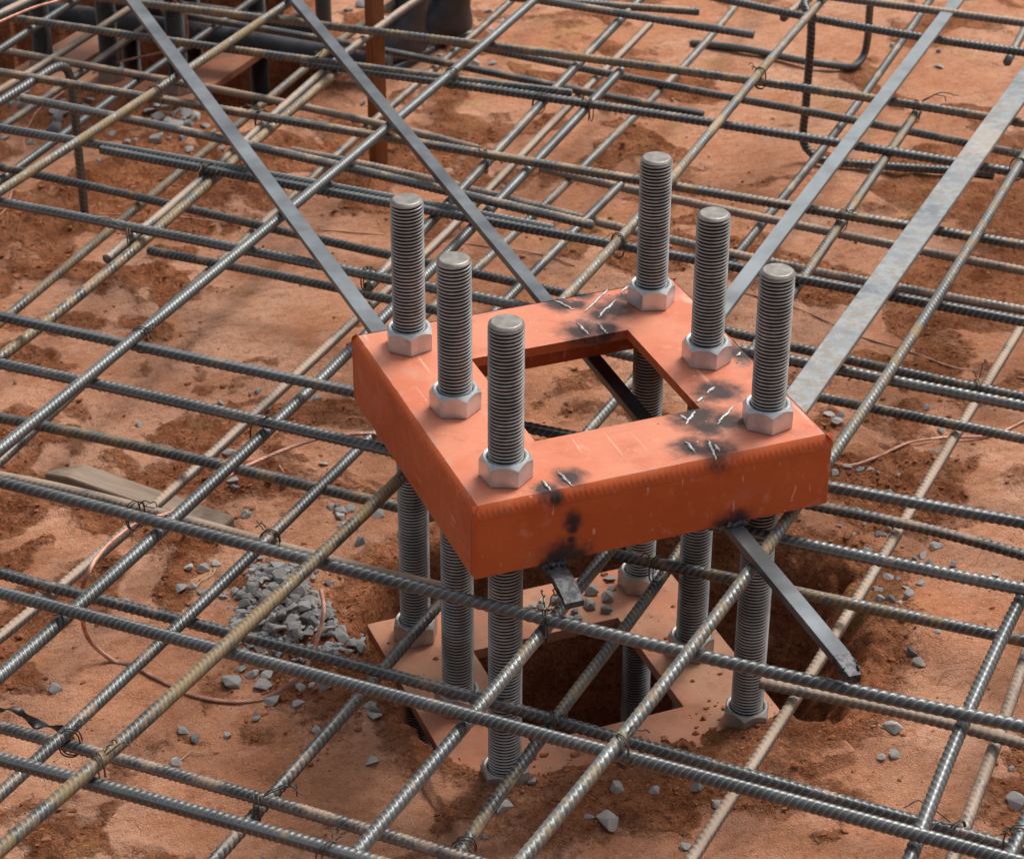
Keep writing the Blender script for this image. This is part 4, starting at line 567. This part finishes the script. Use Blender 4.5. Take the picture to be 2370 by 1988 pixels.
# ---------------- rebar ----------------
def rebar_mesh(P,d,phase,near,pitch=.0085):
    P=np.asarray(P,float); k=7 if near else 5; nt_=22 if near else 16
    P=spline(P,pitch/k); n=len(P); s=np.arange(n)*(pitch/k); th=np.linspace(0,2*np.pi,nt_,endpoint=False)
    a=(th+phase)%(2*np.pi); R0=d/2-.0011
    side=np.sin(a); lobe=np.abs(side)**.35*(np.abs(side)>.2)
    sl=np.where(a<np.pi,a/np.pi,(a-np.pi)/np.pi)*1.75
    ph=(s[:,None]/pitch+sl[None,:]+np.where(a<np.pi,0,.4)[None,:])
    rib=np.clip(np.cos(2*np.pi*ph)*1.9-.65,0,1)
    r=R0+.0010*rib*lobe[None,:]
    lon=np.exp(-((np.abs(np.abs(a-np.pi)-np.pi)/.2)**2))+np.exp(-(((a-np.pi)/.2)**2)); r=r+.0009*lon[None,:]
    V,Q=tube(P,r,nt_); return V,Q,np.concatenate([np.maximum(rib*lobe[None,:],np.broadcast_to(np.clip(lon,0,1)[None,:],rib.shape)).ravel(),[.5,.5]])
def setrib(me,rb):
    _a=me.attributes.new('rib','FLOAT','POINT'); _a.data.foreach_set('value',rb.astype(np.float32)); return me
GV='long bars of the reinforcing mesh'; FINE=[k for k,b_ in enumerate(BARS) if any(w_ in b_[0] for w_ in ('bright blue grey','frontmost','across the end of the timber','black plastic','silvery','orange flecked'))]
for i,(lab,z,d,cl,pts) in enumerate(BARS):
    P=np.array([(x,y,z) for x,y in pts]); 
    if z<-.26: P[:,2]+= .002*np.sin(np.arange(len(P))*1.3+i)
    o0=P[len(P)//2].copy(); near=P[:,1].min()<.75; V,Q,rb=rebar_mesh(P-o0,d,RNG.rand()*6.28,near,.0094 if ('thick blue grey' in lab or 'crisp' in lab) else (.0066 if i in FINE else .0078+.0012*RNG.rand()))
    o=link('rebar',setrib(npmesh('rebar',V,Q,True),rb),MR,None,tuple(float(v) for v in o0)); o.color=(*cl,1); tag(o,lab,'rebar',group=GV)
for i,(lab,P) in enumerate(CHAIRS):
    P=np.array(P); o0=P[-1].copy(); V,Q,rb=rebar_mesh(spline(P-o0,.01),.0158,1.+i,True)
    o=link('rebar_spacer',setrib(npmesh('rebar_spacer',V,Q,True),rb),MR,None,tuple(float(v) for v in o0)); o.color=((.15,.1,.3),(.25,.15,.1),(.2,.3,.2))[i]+(1,); tag(o,lab,'rebar spacer',group='bent rebar spacers')
# ---------------- copper wires ----------------
for (lab,r,P) in WIRES:
    P=np.array(P)
    for j in range(len(P)):
        if P[j,2]<-.3895: P[j,2]=gz(P[j,0],P[j,1])+r*.9
    o0=P[0].copy(); C_=spline(P-o0,.0022); T,N,Bn=frames(C_); s=np.arange(len(C_))*.0022; pp=[]
    if r<.0015: pp.append(tube(C_,r,8))
    else:
        ns=6; rs=r*.34
        for k in range(ns):
            a=2*np.pi*(k/ns+s/.034); pp.append(tube(C_+ (r-rs)*(np.cos(a)[:,None]*N+np.sin(a)[:,None]*Bn),rs,7))
        pp.append(tube(C_,r*.40,6))
    V,Q=merge(pp); o=link('copper_wire',npmesh('copper_wire',V,Q,True),M_CU,None,tuple(float(v) for v in o0)); tag(o,lab,'wire',group='bare copper wires')
# ---------------- tie wires ----------------
for i,(lab,xy,z,gap,ang) in enumerate(TIES):
    rr=np.random.RandomState(100+i); pp=[]; R0=.0079; mid=-gap/2; hh=gap/2+R0+.0012; ww=.0108
    nl=2
    for l in range(nl):
        rot=ang+math.pi/2; off=(l-(nl-1)/2)*.0035+(rr.rand()-.5)*.002
        t=np.linspace(0,2*np.pi,40); ex=2.6
        cx_=np.sign(np.cos(t))*np.abs(np.cos(t))**(2/ex)*ww*(.82+.2*rr.rand()); cz_=np.sign(np.sin(t))*np.abs(np.sin(t))**(2/ex)*hh+mid
        sk=(.4+.6*rr.rand())*(1 if i%2 else -1)*.007*np.cos(t)
        d=np.array([math.cos(ang),math.sin(ang)]); nn=np.array([math.cos(rot),math.sin(rot)])
        P=np.stack([d[0]*(off+sk)+nn[0]*cx_,d[1]*(off+sk)+nn[1]*cx_,cz_],1); pp.append(tube(P[:-1],.00085,6))
    # twisted tail
    L=.010+.018*rr.rand()*(2.6 if 'tail' in lab or 'loop' in lab or 'spread' in lab else 1); dr=rr.rand()*6.28; tt=np.linspace(0,1,7)[:,None]
    for q_ in range(2):
        A0=np.array([math.cos(dr+q_*.5)*.008,math.sin(dr+q_*.5)*.008,R0+.001]); D=np.array([math.cos(dr+q_*.6),math.sin(dr+q_*.6),.55+.5*rr.rand()])
        P=A0+D*L*tt*(1-.3*q_)+np.concatenate([rr.randn(7,2)*.0025,rr.randn(7,1)*.002-(tt**2)*L*.5],1)*tt; pp.append(tube(spline(P,.002),.00075,6))
    V,Q=merge(pp); o=link('tie_wire',npmesh('tie_wire',V,Q,True),M_TIE,None,(xy[0],xy[1],z)); tag(o,lab,'tie wire',group='tie wires on the rebar crossings')
# ---------------- stones ----------------
stv=[]
for k in range(16):
    rr=np.random.RandomState(40+k); bm=bmesh.new(); sc=np.array([.5,.30+.2*rr.rand(),.2+.2*rr.rand()])
    for q_ in range(13+k%4):
        v=rr.randn(3); v/=np.linalg.norm(v); v=v*sc*(1.0+.1*rr.rand()); bm.verts.new(v)
    r=bmesh.ops.convex_hull(bm,input=bm.verts[:]); bmesh.ops.delete(bm,geom=[g_ for g_ in r['geom_interior'] if isinstance(g_,bmesh.types.BMVert)],context='VERTS')
    bmesh.ops.dissolve_limit(bm,angle_limit=.15,verts=bm.verts[:],edges=bm.edges[:])
    bmesh.ops.bevel(bm,geom=bm.edges[:],offset=.022,segments=1,affect='EDGES')
    bmesh.ops.recalc_face_normals(bm,faces=bm.faces[:]); me=bm_mesh('stone',bm); me.materials.append(M_STONE); stv.append(me)
SN=[0]
def stone(x,y,z,s,lab,grp,tv=None):
    if tv is None:
        q=random.choice((0,1,1,1,2,2)); tv=(.15,.58,.95)[q]; w_=('dark','mid grey','pale')[q]; lab=w_+' '+lab; grp=w_+' '+grp; lab=lab.replace('mid grey','grey') if len(lab.split())>15 else lab
    me=stv[SN[0]%16]; SN[0]+=1; o=bpy.data.objects.new('stone',me); COL.objects.link(o); o.location=(x,y,z+s*.09); o.scale=(s*1.22,)*3
    o.rotation_euler=(random.uniform(-.4,.4),random.uniform(-.4,.4),random.uniform(0,6.28)); tag(o,lab,'stone',group=grp); o.color=(min(1,max(0,tv+random.uniform(-.08,.08))),0,0,1)
LMK=[('the timber offcut',-.40,.56),('the stone heap',-.33,.19),('the dug pit on the right',.47,.02),('the front bolt foot',-.12,-.25),('the right front bolt foot',.2,-.26),('the left hooked bar',-.27,1.45),('the wooden stake',.25,1.48),('the leftmost bolt foot',-.24,.12),('the work boots',.62,1.95),('the upper right hooked bar',.96,1.24),('the far left frame corner',-.3,.5),('the near right frame corner',.42,.17),('the bottom left rusty bar',-.5,-.1),('the bottom right corner',.42,-.33),('the second strap',.1,1.6),('the wide mottled strap',.6,.45),('the tall back bolt',.3,.8)]
SL=[]
for (x,y,s) in STONES:
    if float(sdist(np.array([x]),np.array([y]),PIT)[0])<.01 or float(sdist(np.array([x]),np.array([y]),PIT2)[0])<.0: continue
    tone=random.choice((0,1,1,2,2)); szw='tiny' if s<.011 else ('small' if s<.018 else 'large'); k=min(range(len(LMK)),key=lambda i:math.hypot(x-LMK[i][1],y-LMK[i][2])/(1+.0*i))
    SL.append([x,y,s,tone,szw,k])
ORD=['leftmost','second from left','third from left','fourth from left','fifth from left','sixth from left','seventh from left','eighth from left','ninth from left','tenth from left','eleventh from left','twelfth from left']
TW=('dark blue grey','mid grey','pale'); TV=(.12,.62,1.0)
cl_={}
for e in SL: cl_.setdefault((e[3],e[4],e[5]),[]).append(e)
for key,l in cl_.items():
    l.sort(key=lambda e:e[0]*Rv[0]+e[1]*Rv[1])
    for j,(x,y,s,t,szw,k) in enumerate(l):
        pre='' if len(l)==1 else ORD[min(j,11)].replace(' from left','')+' '
        stone(x,y,gz(x,y),s,((pre+'%s %s stone, from the left, near %s' if len(l)>1 else '%s %s stone on the clay near %s')%(szw,TW[t],LMK[k][0])),'%s %s stones on the clay'%(szw,TW[t]),TV[t])
for (x,y,s) in PLATESTONES: stone(x,y,-.4042+random.uniform(0,.004),s*.8,'stone lying on the dusty base plate behind its square hole','stones lying on the base plate')
def inside(P,x,y): return float(sdist(np.array([x]),np.array([y]),np.array(P))[0])
def heap(P,n,smin,smax,hgt,lab,grp):
    P=np.array(P); lo,hi=P.min(0),P.max(0); pts=[]; tr=0
    while len(pts)<n and tr<n*400:
        tr+=1; x,y=random.uniform(lo[0],hi[0]),random.uniform(lo[1],hi[1]); d=inside(P,x,y)
        if d>-.003: continue
        s=random.uniform(smin,smax)*1.12; lay=0
        for (px,py,ps,pl) in pts:
            if math.hypot(px-x,py-y)<(s+ps)*.36: lay=max(lay,pl+1)
        if lay>hgt or (lay>0 and -d<.03*lay): continue
        pts.append((x,y,s,lay)); stone(x,y,gz(x,y)+lay*smax*.42,s,lab+(', upper end' if y-x*.4>np.median(P[:,1]-P[:,0]*.4)+.035 else (', lower end' if y-x*.4<np.median(P[:,1]-P[:,0]*.4)-.035 else ', middle')) if n>50 else lab,grp)
pp=[]
_P=np.array(HEAP)
for k in range(900):
    x,y=random.uniform(_P[:,0].min()-.02,_P[:,0].max()+.02),random.uniform(_P[:,1].min()-.02,_P[:,1].max()+.02); d=inside(_P,x,y)
    if d<.002+random.uniform(0,.03)*(random.random()<.25):
        Vb,Fb=base[k%6]; s_=random.uniform(.0022,.0062); a_=random.uniform(0,6.28); Rm=np.array([[math.cos(a_),math.sin(a_),0],[-math.sin(a_),math.cos(a_),0],[0,0,1]])
        pp.append(((Vb*np.array([1.2,.8,.6])*s_)@Rm+(x,y,gz(x,y)+s_*.4+(.004 if d<-.02 else 0)*random.random()),Fb))
V,Q=merge(pp); o=link('stone_chippings',npmesh('stone_chippings',V,Q,False),M_STONE); o.color=(.5,0,0,1); tag(o,'fine grey chippings filling the stone heap left of the frame','chippings',kind='stuff')
heap(HEAP,104,.010,.021,1,'crushed stone in the heap left of the frame','crushed stones heaped left of the frame')
heap(HEAP2,18,.014,.03,1,'stone in the small heap behind the first strap','stones heaped at upper left')
heap(HEAP3,16,.012,.028,0,'stone among the gravel under the left hooked bar','gravel under the left hooked bar')
heap(HEAP4,7,.014,.028,0,'stone behind the wooden stake at the top edge','stones behind the wooden stake')
heap(HEAP5,8,.014,.026,0,'stone by the black pipes at the top edge','stones by the black pipes')
# ---------------- timber offcut, stake, pipes ----------------
def prism(name,c,L,wd,ht,ang,mat,taper=0.05):
    bm=bmesh.new(); xs=[-L/2,-L/2+taper,L/2-.004,L/2]; rows=[]
    for x,ww,hh,yo in ((xs[0],.30,.45,-.1),(xs[1],1,1,0),(xs[2],1,1,0),(xs[3],.96,.94,0)):
        rows.append([bm.verts.new((x,(yo+sy*.5*ww)*wd,(0 if sz<0 else hh)*ht+(.15*ht if ww<.5 and sz<0 else 0))) for sy,sz in ((-1,-1),(1,-1),(1,1),(-1,1))])
    for a,b in zip(rows[:-1],rows[1:]):
        for k in range(4): bm.faces.new([a[k],a[(k+1)%4],b[(k+1)%4],b[k]])
    bm.faces.new(rows[0][::-1]); bm.faces.new(rows[-1])
    bmesh.ops.recalc_face_normals(bm,faces=bm.faces[:]); bmesh.ops.bevel(bm,geom=bm.edges[:],offset=.0012,segments=2,affect='EDGES')
    o=link(name,bm_mesh(name,bm),mat); o.location=c; o.rotation_euler[2]=ang; return o
tag(prism('timber_offcut',(-.400,.562,gz(-.4,.562)-.004),.30,.038,.029,math.radians(-52),M_WOOD),'weathered square timber offcut with a pointed end lying on the clay','timber')
sk=empty('wooden_stake',(.249,1.481,-.42)); tag(sk,'brown square wooden stake standing upright behind the second strap','stake')
bm=bmesh.new(); box(bm,-.0135,.0135,-.010,.010,0,.62,.0012); link('stake_post',bm_mesh('stake_post',bm),M_STAKE,sk).rotation_euler[2]=.35
def pipe(a,b,r,lab):
    a=np.array(a);b=np.array(b); o0=a.copy(); P=spline(np.array([a,(a+b)/2+np.array([0,0,.003]),b])-o0,.02); V,Q=tube(P,r,24); o=link('black_pipe',npmesh('black_pipe',V,Q),M_BLACK,None,tuple(o0)); tag(o,lab,'pipe',group='black plastic pipes')
pipe(*PIPES[0],.024,'black plastic pipe lying nearest across the second frame at upper left')
pipe(*PIPES[1],.022,'black plastic pipe behind the nearer one at the top left')
# grey upright pipe
V,Q=tube(np.array([(0,0,z) for z in np.linspace(0,.45,12)]),.016,20); o=link('grey_pipe',npmesh('grey_pipe',V,Q),M_GREY,None,(.364,2.167,-.42)); tag(o,'grey upright pipe between the second strap and the wooden stake','pipe')
# work boot with trouser leg
def boot(c,ang,lab):
    r_=empty('work_boot',c); tag(r_,lab,'boot',group='black work boots'); r_.rotation_euler[2]=ang
    # shaft + foot as one lofted surface
    rows=[];nt_=28; th=np.linspace(0,2*np.pi,nt_,endpoint=False)
    prof=[(.0,.062,.030,-.035),(.012,.068,.034,-.035),(.03,.066,.033,-.036),(.05,.058,.031,-.032),(.07,.048,.030,-.020),(.10,.042,.032,-.006),(.14,.040,.034,0),(.20,.043,.038,.002),(.30,.050,.044,.004),(.38,.054,.048,.004)]
    for z,a,b,xo in prof:
        ex=1+ .25*np.clip(-np.cos(th),0,1)*(1 if z<.06 else 0)
        rows.append(np.stack([xo+a*np.cos(th)*ex,b*np.sin(th),0*th+z+.0015*np.sin(th*5+z*90)*(z>.05)],-1))
    V=np.concatenate(rows); n=len(prof); V=np.vstack([V,[[-.035,0,0]],[[.004,0,.375]]]); j=np.arange(nt_); j2=(j+1)%nt_
    Fq=grid_faces(n,nt_,True); me=npmesh('boot_shaft',V,[Fq,np.concatenate([np.stack([np.full(nt_,n*nt_),j2,j],1),np.stack([np.full(nt_,n*nt_+1),(n-1)*nt_+j,(n-1)*nt_+j2],1)])])
    link('boot_shaft',me,M_BLACK,r_)
    bm=bmesh.new(); box(bm,-.118,.028,-.032,.032,-.010,.004,.004); link('boot_sole',bm_mesh('boot_sole',bm),M_BLACK,r_)
boot((.485,1.965,-.392),.6,'black rubber work boot standing right of the wooden stake at the top edge')
boot((.60,2.03,-.392),.35,'second black rubber work boot, the right one of the two at the top edge')
# ---------------- second frame, standing at 45 degrees ----------------
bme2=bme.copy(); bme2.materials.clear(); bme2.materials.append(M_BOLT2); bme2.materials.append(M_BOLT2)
r2=empty('anchor_bolt_frame',(.015,2.17,ROOTZ-.003)); tag(r2,'second anchor frame at upper left, its dark bolts half hidden by black pipes','anchor frame'); r2.rotation_euler[2]=math.radians(45)
for c in root.children:
    if c.name.split('.')[0] in('weld_scar','weld_spatter'): continue
    n=c.copy(); COL.objects.link(n); n.parent=r2
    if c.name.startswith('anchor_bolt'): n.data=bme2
    for g_ in c.children:
        m2=g_.copy(); COL.objects.link(m2); m2.parent=n
# ---------------- plastic strip, straws ----------------
V=[]; P=spline([(-.68,.19,.0),(-.6543,.166,.006),(-.6361,.1563,.008),(-.6214,.1291,.004),(-.597,.1027,.007),(-.585,.09,.001)],.003); T,N,Bn=frames(P); n=len(P); t=np.arange(n)/n
ww=.007*(.4+.9*fbm(t*9,t*0,3)); tw=1.6*np.sin(t*9)
pp=[]
for e in (-1,1):
    for h_ in (0,.0006):
        V.append(P+Bn*(ww*e*np.cos(tw))[:,None]+N*(ww*e*np.sin(tw)+h_+.004)[:,None])
V=np.stack([V[0],V[2],V[3],V[1]],1).reshape(-1,3); V[:,2]+=-.399
tag(link('plastic_strip',npmesh('plastic_strip',V,grid_faces(n,4,True)),M_BLACK),'crumpled black plastic strip on the clay at the lower left edge','plastic strip')
rr=np.random.RandomState(3)
for i,(x,y,L,a,lab) in enumerate([(-.36,.36,.05,.5,'pale straw stalk on the clay right of the timber offcut'),(-.19,.55,.06,-1.3,'bent straw stalk on the clay behind the timber offcut'),(-.47,.02,.05,.3,'curled straw stalk on the clay in front of the stone heap'),(.29,-.23,.035,-.6,'short pale stalk in front of the pit'),(-.26,.27,.03,1.2,'tiny pale stalk above the stone heap'),(.15,.28,.05,.2,'thin stalk on the clay seen through the frame opening')]):
    tt=np.linspace(0,1,6)[:,None]; P=np.array([math.cos(a),math.sin(a),0])*L*(tt-.5)+np.concatenate([rr.randn(6,2)*.003,np.zeros((6,1))],1)
    P=spline(P,.003); V,Q=tube(P,.0007,6); zz=gz(x,y) if i!=5 else -.404
    if i==5: x,y=.45,.62; zz=gz(x,y)
    tag(link('straw',npmesh('straw',V,Q),M_STRAW,None,(x,y,zz+.003)),lab,'straw')
